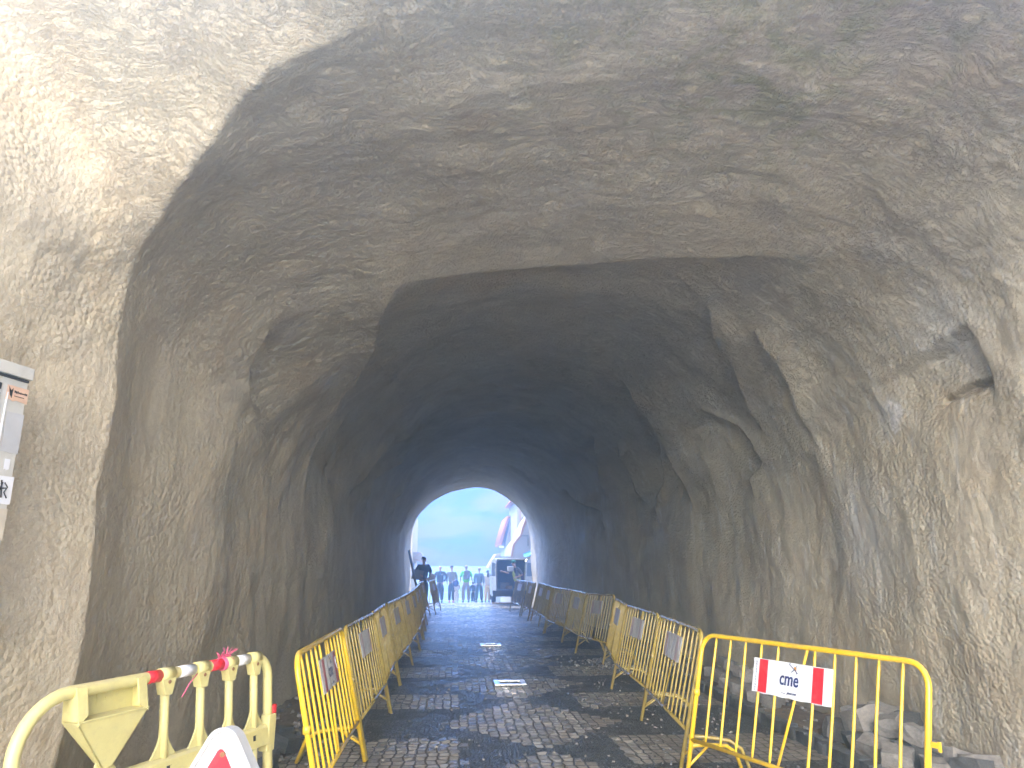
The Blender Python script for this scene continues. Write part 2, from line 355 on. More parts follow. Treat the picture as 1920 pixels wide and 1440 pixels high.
M['navy'] = simple('navy_ink', (.012, .02, .12), .4)
M['ink_old'] = simple('worn_navy_ink', (.10, .11, .17), .5, dirt=(.4, .4, .4), dirt_amt=.6, sc_=60)
M['ochre'] = simple('ochre_ink', (.55, .28, .05), .5)
M['black'] = simple('black_ink', (.015, .015, .018), .5)
M['pale_yellow'] = simple('pale_yellow_plastic', (.61, .56, .24), .42, var=.06, dirt=(.45, .40, .22), dirt_amt=.35, dust=(.44, .39, .27))
M['white_film'] = simple('white_film', (.66, .69, .74), .3, dirt=(.45, .45, .42), dirt_amt=.4, sc_=14)
M['pink'] = simple('pink_tape', (.75, .12, .25), .4)
M['sign_white'] = simple('white_sign_board', (.46, .48, .49), .45, var=.06, dirt=(.42, .42, .38), dirt_amt=.5)
M['sign_yellow'] = simple('yellow_film', (.85, .55, .02), .4)
M['cabinet'] = simple('grey_cabinet', (.50, .50, .47), .5, var=.05, sc_=4, dirt=(.36, .35, .32), dirt_amt=.35)
M['gap'] = simple('dark_gap', (.02, .02, .02), .8)
M['sticker_w'] = simple('white_sticker', (.66, .68, .72), .5, var=.05)
M['sticker_g'] = simple('silver_grey_sticker', (.42, .43, .45), .5, var=.1)
M['sticker_o'] = simple('orange_sticker', (.62, .42, .30), .5, var=.1)
M['sticker_b'] = simple('torn_beige_sticker', (.50, .45, .36), .6, var=.12)
M['white_wash'] = simple('white_render', (.34, .34, .335), .8, var=.04, sc_=2, bmp=.004, bsc=30)
M['stone'] = simple('limestone_block', (.25, .235, .215), .8, var=.25, sc_=7, dirt=(.20, .17, .13), dirt_amt=.5, bmp=.01, bsc=30)
M['basalt'] = simple('basalt_block', (.085, .09, .095), .75, var=.3, sc_=9, dirt=(.18, .15, .12), dirt_amt=.5, bmp=.01, bsc=35)
M['dirt'] = simple('dirt', (.17, .13, .095), .95, var=.3, sc_=4, bmp=.03, bsc=22)
M['metal'] = simple('bright_steel', (.86, .87, .88), .2, metal=.85, var=.05)
M['grate'] = simple('dark_grate', (.06, .06, .06), .5)
M['tile'] = simple('clay_tile', (.46, .17, .06), .8, var=.25, sc_=12)
M['trim'] = simple('brown_trim', (.36, .20, .13), .7)
M['blue'] = simple('blue_paint', (.03, .30, .62), .5)
M['cream'] = simple('cream_render', (.62, .54, .36), .85, var=.08)
M['glass'] = simple('dark_window_glass', (.06, .08, .10), .12, var=.1)
M['van_white'] = simple('van_white_paint', (.34, .36, .355), .28, coat=.5, var=.03, dirt=(.45, .43, .38), dirt_amt=.25)
M['van_in'] = simple('van_dark_lining', (.09, .11, .14), .75)
M['plastic'] = simple('dark_plastic', (.045, .05, .055), .55)
M['tyre'] = simple('tyre_rubber', (.03, .03, .032), .8)
M['rim'] = simple('wheel_rim', (.42, .43, .44), .4, metal=.5)
M['lamp_red'] = simple('red_lamp_glass', (.55, .02, .06), .2)
M['purple'] = simple('purple_cloth', (.12, .05, .14), .8)
M['skin'] = simple('skin', (.50, .28, .20), .6, var=.05)
M['hair'] = simple('dark_hair', (.03, .022, .018), .8)
M['hair_g'] = simple('light_hair', (.33, .24, .16), .8)
M['wood'] = simple('weathered_plank', (.40, .27, .12), .8, var=.2, sc_=6)
M['ladder'] = simple('grey_aluminium', (.16, .15, .16), .45, metal=.4)
M['card'] = simple('grey_board', (.20, .18, .18), .8)
M['sea'] = simple('sea_water', (.06, .16, .22), .25, var=.2, sc_=.01)
M['asphalt'] = simple('street_stone', (.30, .29, .27), .8, var=.15, sc_=3, bmp=.01, bsc=12)
def cloth(name, c): 
    M[name] = simple(name, c, .85, var=.14, sc_=14, bmp=.004, bsc=50); return M[name]

# ------------------------------------------------------------------ numpy noise
_perm = rng.permutation(512)
def _h(i, j, k): return _perm[(_perm[(_perm[i & 511]+j) & 511]+k) & 511]
_g = rng.normal(size=(512, 3)); _g /= np.linalg.norm(_g, axis=1)[:, None]
def perlin(P, s):
    P = P*s+100.37; I = np.floor(P).astype(int); f = P-I; u = f*f*f*(f*(f*6-15)+10); r = 0
    for a in (0, 1):
        wx = u[..., 0] if a else 1-u[..., 0]
        for b in (0, 1):
            wy = u[..., 1] if b else 1-u[..., 1]
            for c in (0, 1):
                wz = u[..., 2] if c else 1-u[..., 2]
                g = _g[_h(I[..., 0]+a, I[..., 1]+b, I[..., 2]+c)]
                r = r+wx*wy*wz*(g[..., 0]*(f[..., 0]-a)+g[..., 1]*(f[..., 1]-b)+g[..., 2]*(f[..., 2]-c))
    return r
def fbm(P, s, o=4, g=.5):
    return sum(perlin(P, s*2.03**i)*g**i for i in range(o))

# ------------------------------------------------------------------ tunnel lining
KEYS = np.array([
 [0.0, -2.12, 4.45, 4.72, 2.4, 2.9, .075],
 [3.0, -2.12, 4.35, 4.66, 2.5, 2.9, .075],
 [4.2, -2.12, 4.15, 4.60, 2.5, 2.9, .075],
 [6.5, -2.05, 4.05, 4.52, 2.3, 2.7, .075],
 [7.6, -2.02, 4.02, 4.62, 2.2, 2.35, .05],
 [10., -1.98, 4.00, 4.85, 2.2, 2.2, .02],
 [14., -2.00, 3.95, 4.90, 2.2, 2.1, .0],
 [20., -1.95, 3.60, 4.85, 2.2, 2.1, .0],
 [26., -1.88, 3.20, 4.75, 2.1, 2.1, .0],
 [30., -1.86, 3.08, 4.70, 2.1, 2.1, .0]])
def key(y, c):
    k = KEYS[:, 0]; v = KEYS[:, c]
    y = np.clip(y, k[0], k[-1]); i = np.clip(np.searchsorted(k, y, side='right')-1, 0, len(k)-2)
    u = (y-k[i])/(k[i+1]-k[i]); u = u*u*(3-2*u)
    return v[i]*(1-u)+v[i+1]*u
def base(Y, t):
    XL, XR, H, hs, n, tl = (key(Y, i) for i in range(1, 7))
    xc = (XL+XR)/2; hw = (XR-XL)/2
    a = np.clip((t-.2)/.6, 0, 1)*np.pi
    c = -np.cos(a); s = np.sin(a); e = 2/n
    x = xc+hw*np.sign(c)*np.abs(c)**e
    z = hs+(H+tl*(x-xc)-hs)*np.abs(s)**e
    z = np.where(t < .2, -.1+(hs+.1)*t/.2, np.where(t > .8, -.1+(hs+.1)*(1-t)/.2, z))
    return np.stack([x, Y+0*t, z], -1)
# crease where the flared mouth turns into the bore: t -> Y
CRT = [0, .084, .144, .2, .25, .30, .353, .386, .5, .6, .7, .8, 1]
CRY = [4.2, 4.22, 4.3, 4.38, 4.25, 4.05, 3.7, 3.4, 3.0, 2.6, 3.1, 3.6, 4.0]
def sstep(x, a, b):
    u = np.clip((x-a)/(b-a), 0, 1); return u*u*(3-2*u)
# ledges: near side stands proud, far side is hollowed: list of (Y,t), near height, near length, far depth, far length
LEDGES = [
 ([(9.6, .19), (9.4, .252), (9.1, .283), (8.6, .336), (7.6, .369), (6.75, .396), (6.34, .413), (6.39, .468), (6.36, .505), (6.15, .549), (5.95, .588), (5.9, .615)], 'lip'),
 ([(11.2, .61), (11.36, .632), (11.72, .677), (11.9, .714), (11.78, .753)], .13, .8, .28, 1.3),
 ([(14.42, .668), (14.66, .714), (14.72, .747)], .14, .5, .15, 1.0),
 ([(15.14, .635), (16.28, .685), (17.12, .72)], .12, .5, .2, 1.6),
 ([(9.92, .690), (9.30, .72), (9.14, .737), (9.02, .758), (9.5, .768)], .05, .35, .2, .75),
 ([(12.74, .695), (13.16, .744), (13.58, .761), (13.9, .770)], .10, .4, .12, .8),
 ([(21.0, .688), (19.52, .728), (17.72, .755), (17.9, .77)], .10, .5, .2, 1.5),
 ([(7.1, .56), (7.2, .571), (7.44, .611), (8.0, .641), (8.3, .671), (8.66, .71)], .07, .4, .08, .8),
 ([(7.26, .65), (7.47, .705), (7.62, .74)], .08, .4, .09, .6),
 ([(6.24, .310), (6.36, .279), (6.6, .259), (6.93, .25), (7.5, .243)], .04, .4, .17, .40),
 ([(10.7, .294), (10.52, .268), (10.76, .252), (11.3, .241)], .05, .4, .18, .6),
 ([(14.9, .385), (13.88, .319), (13.46, .283), (13.4, .245)], .18, .8, .22, 1.4),
 ([(17.24, .336), (15.38, .276), (15.26, .247), (15.7, .235)], .14, .5, .2, 1.3),
 ([(5.1, .742), (5.04, .76), (5.02, .776)], .015, .3, .13, .55),
 ([(4.26, .575), (4.68, .618), (5.07, .67), (5.4, .70)], .05, .5, .07, .5),
 ([(20.5, .32), (19.5, .28), (19.8, .24)], .10, .6, .2, 1.5),
 ([(24.0, .36), (23.5, .29), (24., .23)], .10, .6, .14, 1.5),
]
def lining_disp(Y, t, P):
    """inward relief of the sprayed concrete"""
    d = .14*perlin(P, .45)+.09*perlin(P+7, .9)+.045*perlin(P*np.array([1, 1, .55])+3, 1.9)+.020*fbm(P*np.array([1, 1, .7]), 4.2, 3, .6)+.005*fbm(P, 15, 2)
    roof = sstep(np.abs(t-.5), .22, .10)
    # ribs across the roof
    q = P*np.array([.45, 1.5, 1]); d = d+roof*(.045*perlin(q+11, 1.6)+.014*(0.35-np.abs(fbm(P*np.array([.6, 2.2, 1])+5, 2.6, 4, .6)))*2)
    fade = sstep(Y, 3.0, 4.0)*.6+.4; d = d*fade
    yl = np.interp(t, [.40, .413, .505, .588, .615], [6.6, 6.34, 6.36, 5.95, 5.9]); d = d*(1-.85*np.exp(-((Y-yl)/.7)**2)*sstep(t, .38, .42)*sstep(t, .64, .60))
    for l in LEDGES:
        pts = l[0]; pts = sorted(pts, key=lambda p: p[1]); T = [p[1] for p in pts]
        Ys = np.interp(t, T, [p[0] for p in pts])+(.03 if l[1] == 'lip' else .10)*perlin(P+20, 1.5)
        if l[1] == 'lip':
            A = np.interp(t, [.19, .25, .30, .36, .40, .42, .5, .58, .60, .63], [0, .08, .15, .22, .24, .13, .14, .14, .08, 0])
            B = np.interp(t, [.19, .25, .30, .36, .40, .43, .5, .58, .60, .64], [0, .12, .22, .26, .30, .32, .30, .24, .16, 0])
            La, Lb, wd = .8, 5.0, .022
        else:
            h = (T[-1]-T[0])*.22
            env = sstep(t, T[0]-h*.3, T[0]+h)*sstep(t, T[-1]+h*.9+.006, T[-1]-h*.7-.006)
            am = 1.35 if T and l[0][0][0] > 8.9 else (.1 if l[0][0] == (4.26, .575) else 1.3); A = l[1]*env*am; La = l[2]; B = l[3]*env*am; Lb = l[4]; wd = .03
        u = Y-Ys; k = 1/(1+np.exp(np.clip(u/wd*2, -40, 40)))
        d = d+k*A*np.exp(np.clip(u, -50, 0)/La)-(1-k)*B*np.exp(-np.clip(u, 0, 50)/Lb)
    # grooved crack under the spalled patch on the right wall
    for (y0, t0), (y1, t1), dep in (((5.03, .7765), (5.32, .7735), .12), ((5.32, .7735), (5.62, .7745), .09), ((5.35, .752), (5.6, .7505), .03)):
        s_ = np.clip((Y-y0)/(y1-y0), 0, 1); tt = t0+(t1-t0)*s_+.0012*perlin(P, 14)
        d = d-dep*np.exp(-((t-tt)/.0017)**2)*sstep(Y, y0-.03, y0+.02)*sstep(Y, y1+.03, y1-.02)
    # hollow behind the mouth crease on the left
    yc = np.interp(t, CRT, CRY); d = d+np.clip(.42-t, 0, .42)**.35*.10*np.exp(-np.abs(Y-yc)/.35)-.12*np.exp(-((Y-yc-1.0)/.7)**2)*sstep(t, .42, .3)
    return d
def lining(Yv, tv, extra=0.0):
    Y, t = np.meshgrid(Yv, tv, indexing='ij'); P = base(Y, t)
    yc = np.interp(t, CRT, CRY); f = np.clip(yc-Y, 0, 9)
    fl = f*(.27*sstep(t, .43, .36)+1.05*sstep(t, .25, .33)*sstep(t, .45, .36)+.13*sstep(t, .62, .8)+.05)
    dt = 1e-3; a = base(Y, np.clip(t+dt, 0, 1))-base(Y, np.clip(t-dt, 0, 1))
    n = np.stack([a[..., 2], 0*t, -a[..., 0]], -1); n /= np.linalg.norm(n, axis=-1)[..., None]+1e-9   # points inwards
    # smooth the normal over the spring line
    d = lining_disp(Y, t, P)-fl-extra
    return P+n*d[..., None]
def grid_mesh(name, P, mats, smooth=True, flip=False):
    a, b = P.shape[:2]; me = bpy.data.meshes.new(name)
    idx = np.arange(a*b).reshape(a, b)
    q = np.stack([idx[:-1, :-1], idx[:-1, 1:], idx[1:, 1:], idx[1:, :-1]], -1).reshape(-1, 4)
    if flip: q = q[:, ::-1]
    me.vertices.add(a*b); me.vertices.foreach_set('co', P.reshape(-1).astype(np.float32))
    me.loops.add(q.size); me.loops.foreach_set('vertex_index', q.reshape(-1).astype(np.int32))
    me.polygons.add(len(q)); me.polygons.foreach_set('loop_start', np.arange(0, q.size, 4, dtype=np.int32))
    me.polygons.foreach_set('loop_total', np.full(len(q), 4, dtype=np.int32))
    me.materials.append(mats); me.update(calc_edges=True); me.validate()
    me.polygons.foreach_set('use_smooth', np.full(len(q), smooth))
    o = bpy.data.objects.new(name, me); col.objects.link(o); return o
Yv = np.concatenate([np.arange(2.0, 3.0, .05), np.arange(3.0, 8.0, .02), np.arange(8, 14, .035), np.arange(14, 29.61, .075)])
tv = np.linspace(0, 1, 640)
P = lining(Yv, tv)
# ragged near edge of the sprayed coat
t2 = tv[None, :]; y0 = np.interp(tv, [0, .22, .262, .29, .33, .40, 1], [2.0, 2.3, 2.9, 3.2, 3.2, 2.7, 2.9])+.05*np.interp(tv, np.linspace(0, 1, 90), rng.normal(size=90))
P[..., 1] = np.maximum(P[..., 1], y0[None, :])
tun = grid_mesh('tunnel', P, M['shot'])
tag(tun, 'long tan sprayed concrete tunnel bore with lumpy walls and a stepped roof', 'tunnel')
# rock body round the bore
Yo = np.concatenate([[2.05, 2.4, 3, 3.6], np.arange(4.5, 29.7, .9)]); to = np.linspace(0, 1, 60)
Yg_, tg_ = np.meshgrid(Yo, to, indexing='ij'); Bo = base(Yg_, tg_)
nx = np.stack([Bo[..., 0]-1, 0*tg_, Bo[..., 2]*.9], -1); nx /= np.linalg.norm(nx, axis=-1)[..., None]
Bo = Bo+nx*((1.3+1.3*sstep(Yg_, 4, 10))*(1+.2*perlin(Bo, .35)))[..., None]
Bo[:4, :, 1] = np.interp(to, [0, .20, .28, .34, .42, 1], [3.9, 3.9, 4.0, 4.1, 3.7, 3.4])[None, :]+np.arange(4)[:, None]*.05
far = P[-1][np.linspace(0, len(tv)-1, 60).astype(int)]; nearr = P[0][np.linspace(0, len(tv)-1, 60).astype(int)]
Bo = np.concatenate([nearr[None]+np.array([0, .01, 0]), Bo, (Bo[-1:]+[0, .3, 0]), (far[None]+np.array([0, .12, 0])), far[None]], 0)
tag(grid_mesh('cliff', Bo, M['rock'], flip=True), kind='structure')

# ------------------------------------------------------------------ ground
def gz(y): return 0 if y < 32 else -.05*(y-32)
Yp = np.concatenate([np.arange(-8, 3, .5), np.arange(3, 34.01, .1)]); Xp = np.arange(-5, 7.01, .1)
Yg_, Xg_ = np.meshgrid(Yp, Xp, indexing='ij')
Z = np.where(Yg_ > 32, -.05*(Yg_-32), 0); Pg = np.stack([Xg_, Yg_, Z], -1)
Pg[..., 2] += .012*perlin(Pg, .8)+.006*perlin(Pg, 2.5)+.004*perlin(Pg, 5)
tag(grid_mesh('road', Pg, M['cob'], flip=True), kind='structure')
g = MB(); ys = [-200, -8, 32, 34, 60, 110, 140]; zs = [-.03, -.03, -.03, -.13, -1.45, -15, -18]
for i in range(len(ys)-1):
    g.add([(-400, ys[i], zs[i]), (400, ys[i], zs[i]), (400, ys[i+1], zs[i+1]), (-400, ys[i+1], zs[i+1])], [(0, 1, 2, 3)])
tag(g.build('ground', M['asphalt'], fix=False), kind='structure')
s_ = MB(); s_.add([(-4000, 100, -15.5), (4000, 100, -15.5), (4000, 6000, -15.5), (-4000, 6000, -15.5)], [(0, 1, 2, 3)])
tag(s_.build('sea', M['sea'], fix=False), kind='structure')
fc = MB(); fc.add([(-1.6, -14, .03), (12, -14, .03), (6, 5.4, .03), (-1.3, 5.4, .03)], [(0, 1, 2, 3)])  # unseen pale sheet, added to throw light up onto the roof
tag(fc.build('bounce_floor', simple('pale_bounce_floor', (.66, .60, .50), .8, var=.1), fix=False), kind='structure')
# dirt strip along the right wall and behind the left barriers
for nm, x0, x1 in (('dirt_strip', 3.30, 4.6), ('dirt_strip', -2.5, -1.35)):
    Yd = np.arange(3, 29, .08); Xd = np.arange(x0, x1, .06); A_, B_ = np.meshgrid(Yd, Xd, indexing='ij')
    Pd = np.stack([B_, A_, 0*A_], -1); side = sstep(B_, x0-.01, x0+.15) if x0 > 0 else sstep(B_, x1, x1-.3)
    Pd[..., 2] = side*(.035+.05*fbm(Pd, 1.3, 4, .6)+.02*perlin(Pd, 6))-.01*(1-side)
    tag(grid_mesh(nm, Pd, M['dirt'], flip=True), kind='structure')

# ------------------------------------------------------------------ stones
def stone_mesh(sx, sy, sz, mat, seed):
    r = random.Random(seed); bm = bmesh.new(); bmesh.ops.create_cube(bm, size=1)
    bmesh.ops.subdivide_edges(bm, edges=bm.edges[:], cuts=2, use_grid_fill=True)
    for v in bm.verts:
        p = v.co.copy(); k = p.length; 
        q = p*(1-.22*max(0, k-.62)); q += Vector((r.uniform(-1, 1), r.uniform(-1, 1), r.uniform(-1, 1)))*.045
        q.x += .12*q.z*(seed % 3-1); v.co = Vector((q.x*sx, q.y*sy, q.z*sz))
    me = bpy.data.meshes.new('stone'); bm.to_mesh(me); bm.free(); me.materials.append(mat)
    return me
BLK = [stone_mesh(1, 1, 1, M['stone'], i) for i in range(7)]
BAS = [stone_mesh(1, 1, 1, M['basalt'], i+20) for i in range(6)]
def put_stone(lst, loc, dim, rot, name, label, cat, group):
    o = bpy.data.objects.new(name, random.choice(lst)); col.objects.link(o); o.location = loc
    o.scale = dim; o.rotation_euler = rot; tag(o, label, cat, group); return o
# row of upright dark setts
y = 5.4; 
while y < 15.5:
    d = random.uniform(.085, .13)
    put_stone(BAS, (3.25+random.uniform(-.02, .02), y+d/2, .02+random.uniform(-.01, .015)), (.12, d*.97, .17), (random.uniform(-.06, .06), random.uniform(-.08, .08), random.uniform(-.08, .08)),
              'kerb_stone', 'dark upright sett in the kerb row along the right dirt strip', 'kerb stone', 'dark setts standing in a row as a kerb')
    y += d
PILE_A = [(3.72, 10.7, 0), (3.78, 10.45, 0), (3.66, 10.2, 0), (3.80, 10.1, 0), (3.7, 9.9, .0), (3.76, 10.3, .17), (3.72, 10.0, .17), (3.6, 9.75, 0), (3.74, 9.55, 0), (3.62, 9.35, 0), (3.78, 9.3, 0), (3.72, 9.6, .16), (3.56, 9.05, 0), (3.72, 8.95, 0), (3.55, 8.75, 0), (3.70, 8.6, 0), (3.62, 9.2, .15), (3.58, 8.4, 0)]
for i, (x, y, z) in enumerate(PILE_A):
    s_ = random.uniform(.15, .23)
    put_stone(BLK, (x+random.uniform(-.03, .03), y, z+.10), (s_, s_*random.uniform(.8, 1.2), s_*.8), (random.uniform(-.25, .25), random.uniform(-.25, .25), random.uniform(0, 3)),
              'stone_block', ('pale block lying on top of the far heap against the right wall' if z > 0 else 'pale block at the base of the far heap against the right wall'), 'stone block', 'pale stone blocks heaped by the right wall, far heap')
PILE_B = [(3.58, 6.95, 0), (3.78, 6.8, 0), (3.55, 6.7, 0), (3.72, 6.55, .0), (3.88, 6.6, 0), (3.52, 6.45, 0), (3.70, 6.3, 0), (3.90, 6.35, 0), (3.5, 6.2, 0), (3.68, 6.05, 0), (3.86, 6.05, 0), (3.62, 6.75, .17), (3.75, 6.5, .18), (3.66, 6.25, .17), (3.84, 6.25, .17), (3.58, 6.5, .17), (3.7, 5.8, 0), (3.88, 5.75, 0), (3.5, 5.85, 0), (3.72, 5.95, .16), (3.6, 5.6, 0), (3.85, 5.5, 0), (4.0, 5.6, 0)]
for i, (x, y, z) in enumerate(PILE_B):
    s_ = random.uniform(.16, .24)
    put_stone(BLK if random.random() < .75 else BAS, (x+random.uniform(-.03, .03), y, z+.11), (s_, s_*random.uniform(.9, 1.3), s_*.85), (random.uniform(-.3, .3), random.uniform(-.3, .3), random.uniform(0, 3)),
              'stone_block', ('block lying on top of the near heap behind the square-on barrier' if z > 0 else 'block at the base of the near heap behind the square-on barrier'), 'stone block', 'stone blocks heaped by the right wall, near heap')
PILE_C = [(-1.55, 5.6, 0), (-1.7, 5.9, 0), (-1.5, 6.2, 0), (-1.65, 6.5, 0), (-1.45, 6.9, 0), (-1.6, 7.3, 0), (-1.6, 6.15, .15)]
for i, (x, y, z) in enumerate(PILE_C):
    s_ = random.uniform(.15, .26)
    put_stone(BAS if i % 3 else BLK, (x, y, z+.09), (s_, s_*1.3, s_*.7), (random.uniform(-.2, .2), random.uniform(-.2, .2), random.uniform(0, 3)),
              'stone_block', ('block resting on others behind the first left steel barrier' if z > 0 else 'block lying on the ground behind the first left steel barrier'), 'stone block', 'dark stone blocks lying behind the left barriers')
# loose chips and rubble: countless
rb = MB()
def chip(x, y, z, s):
    a = random.uniform(0, 6.28); P_ = []
    for k in range(5):
        q = a+k*1.256+random.uniform(-.3, .3); P_.append((x+math.cos(q)*s*random.uniform(.6, 1), y+math.sin(q)*s*random.uniform(.6, 1), z))
    T_ = [(p[0]*.75+x*.25, p[1]*.75+y*.25, z+s*random.uniform(.4, .9)) for p in P_]
    rb.add(P_+T_, [tuple(range(5, 10))]+[(k, (k+1) % 5, 5+(k+1) % 5, 5+k) for k in range(5)], random.choice((0, 0, 1)))
for _ in range(900):
    y = 5+random.random()**1.6*14; x = random.choice((random.gauss(1.6, .6), random.gauss(-.2, .5), random.uniform(1.5, 3.2), random.uniform(1.9, 3.2)))
    chip(x, y, 0, random.uniform(.006, .020))
for _ in range(500):
    a = random.random()*6.28; r_ = abs(random.gauss(0, .35)); chip(2.55+r_*math.cos(a), 12.2+1.4*r_*math.sin(a), max(0, .07-.12*r_), random.uniform(.012, .035))
for _ in range(350):
    chip(random.uniform(-1.9, -1.0), random.uniform(5, 12), .02, random.uniform(.01, .045))
for _ in range(300):
    chip(random.uniform(3.35, 3.95), random.uniform(5.2, 13), .03, random.uniform(.01, .04))
tag(rb.build('rubble', [M['stone'], M['basalt']]), 'loose stone chips scattered over the paving', 'rubble', kind='stuff')

# ------------------------------------------------------------------ frames set flat in the paving
def floor_frame(x, y, wd, dp, label):
    t = empty('floor_frame', (x, y, .012), 0, label=label, cat='drain cover', group='bright metal frames set in the paving')
    f = MB(); b_ = .07
    f.box((0, dp/2-b_/2, .006), (wd, b_, .014), bev=.003).box((0, -dp/2+b_/2, .006), (wd, b_, .014), bev=.003)
    f.box((-wd/2+b_/2, 0, .0055), (b_, dp-2*b_-.002, .013)).box((wd/2-b_/2, 0, .0055), (b_, dp-2*b_-.002, .013))
    f.build('frame', M['metal'], t)
    g_ = MB(); g_.box((0, 0, -.004), (wd-2*b_, dp-2*b_, .008)).build('insert', M['grate'], t)
floor_frame(.77, 10.48, .43, .40, 'near bright metal frame set flat in the middle of the paving')
floor_frame(.73, 15.25, .42, .42, 'far bright metal frame set flat in the middle of the paving')

# ------------------------------------------------------------------ yellow steel barriers
LEAN = .236; BL = 1.92; BH = 1.06; RZ = .31
def bp(x, z, dy=0): return (x, LEAN*z+dy, z)
def make_barrier(state):
    """local x along the barrier, y away from the road, posts lean towards +y"""
    t = empty('pedestrian_barrier')
    f = MB(); h = .0175; x0, x1 = 0, BL
    pts = [bp(x0, 0)]+arc_pts(bp(x0, 0), bp(x0, BH), bp(x1, BH), .13, 7)+arc_pts(bp(x0, BH), bp(x1, BH), bp(x1, 0), .13, 7)+[bp(x1, 0)]
    f.tube(pts, h, 12)
    f.build('frame', M['yellow'], t)
    MB().tube([bp(x0, RZ), bp(x1, RZ)], .015, 10).build('bottom_rail', M['yellow'], t)
    gap = (x1-x0)/12
    for i in list(range(1, 6))+list(range(7, 12)):
        x = x0+gap*i; dx = random.uniform(-.006, .006)
        MB().tube([bp(x, RZ+.005), bp(x, RZ+.05), bp(x+dx, .7), bp(x, BH-.06), bp(x, BH-.01)], [.006, .0095, .0095, .0095, .006], 8).build('bar', M['yellow'], t)
    MB().tube([bp(x0+gap*5.45, RZ), bp(x0+gap*6.6, BH-.01)], .0095, 8).build('slanted_bar', M['yellow'], t)
    for x, s in ((x0, 1), (x1, -1)):
        l = MB(); a = bp(x, .27)
        l.tube([a, (a[0]+.0*s, a[1]+.16, .26), (a[0], a[1]+.34, .235), (a[0], a[1]+.43, .18), (a[0], a[1]+.50, 0)], .015, 9)
        l.tube([bp(x, .13), (a[0], a[1]+.17, .255)], .011, 7)
        l.build('rear_leg', M['yellow'], t)
    k = MB(); k.box((BL+.035, LEAN*.66, .66), (.07, .012, .03), bev=.003).box((BL+.066, LEAN*.66, .655), (.012, .014, .05)); k.build('hook', M['yellow'], t)
    MB().tube([(0, LEAN*.64, .618), (0, LEAN*.64, .662)], .024, 12).build('collar', M['yellow'], t)
    # sign plate on the road side; text reads for a viewer on the road (looking along +y)
    sx0, sx1, sz0, sz1 = gap*3.75, gap*8.05, .735, .955
    def sp(x, z, off=.016): return (x, LEAN*z-off-.0, z)
    pm = M['plate'] if state == 'new' else M['plate_old']; rm = {'new': M['red'], 'worn': M['red_old'], 'old': M['red_pale']}[state]
    p = MB(); n = 12; V = []
    for i in range(n+1):
        x = sx0+(sx1-sx0)*i/n; wv = .004*math.sin(i*1.9)*(0 if state == 'new' else 1.4)
        for z in (sz0, sz1):
            for o in (.020, .016): V.append(sp(x, z+(.004*math.sin(i*2.3) if z == sz0 else 0), o+wv))
    F = []
    for i in range(n):
        a = i*4; b_ = a+4; F += [(a, b_, b_+2, a+2), (a+1, a+3, b_+3, b_+1), (a, a+1, b_+1, b_), (a+2, b_+2, b_+3, a+3)]
    F += [(0, 2, 3, 1), (n*4, n*4+1, n*4+3, n*4+2)]
    p.add(V, F); plate = p.build('sign_plate', pm, t)
    W = sx1-sx0
    for a, b_ in ((.085, .20), (.775, .90)):
        q = MB(); o = .0225 if state == 'new' else .0265
        q.prism([sp(sx0+W*a, sz0+.006, o), sp(sx0+W*b_, sz0+.006, o), sp(sx0+W*b_, sz1-.004, o), sp(sx0+W*a, sz1-.004, o)], (0, .0016, 0)); q.build('red_band', rm, plate)
    ink = M['navy'] if state == 'new' else M['ink_old']
    o = .0225 if state == 'new' else .0285
    th = math.atan(LEAN)
    def TM(x, z): return Matrix.Translation(sp(x, z, o)) @ Matrix.Rotation(R(90)-th, 4, 'X')
    if state != 'old':
        text_obj('lettering', 'cme', .125, ink, plate, TM(sx0+W*.485, .850), shear=.10, bold=.0016, sx=.80)
        text_obj('lettering', 'jmscme', .026, ink, plate, TM(sx0+W*.53, .768), shear=.3, sx=1.0)
        MB().prism([sp(sx0+W*.40, .762, o), sp(sx0+W*.45, .760, o), sp(sx0+W*.45, .763, o), sp(sx0+W*.40, .765, o)], (0, .001, 0)).build('lettering', ink, plate)
        e = MB(); c = (sx0+W*.545, .918)
        for (ax, az, bx, bz, r_) in ((-.045, .028, .03, -.022, .0022), (-.022, -.020, .018, .012, .0022), (.006, .004, .026, -.026, .0025), (.01, .012, .024, .026, .0012), (-.045, .028, -.036, .034, .0015)):
            e.tube([sp(c[0]+ax, c[1]+az, o), sp(c[0]+bx, c[1]+bz, o)], r_, 6)
        e.build('emblem', ink, plate)
        MB().ell(sp(c[0]+.008, c[1]+.004, o), (.011, .0022, .013)).build('emblem_spot', M['ochre'], plate)
        if state == 'new':
            for i in range(12):
                MB().box(sp(sx0+W*.045, .75+i*.0165, o), (.004 if i % 3 else .002, .001, .0115)).build('small_print', ink, plate)
    if state == 'worn':
        q = MB(); c0 = (sx0+W*.86, .885)
        q.tube([sp(c0[0]+.035*math.cos(a)*.8, c0[1]+.03*math.sin(a), .03) for a in np.linspace(1.0, 5.6, 12)], .004, 6)
        q.tube([sp(c0[0]-.01, c0[1]-.02, .03), sp(c0[0]+.01, c0[1]-.055, .03), sp(c0[0]+.05, c0[1]-.06, .03)], .004, 6); q.build('paint_scrawl', M['sticker_w'], plate)
    return t
bnew = make_barrier('new'); bworn = make_barrier('worn')
YB = M['yellow']; M['yellow'] = M['yellow_shaded']; bold = make_barrier('old'); M['yellow'] = YB
used = set()
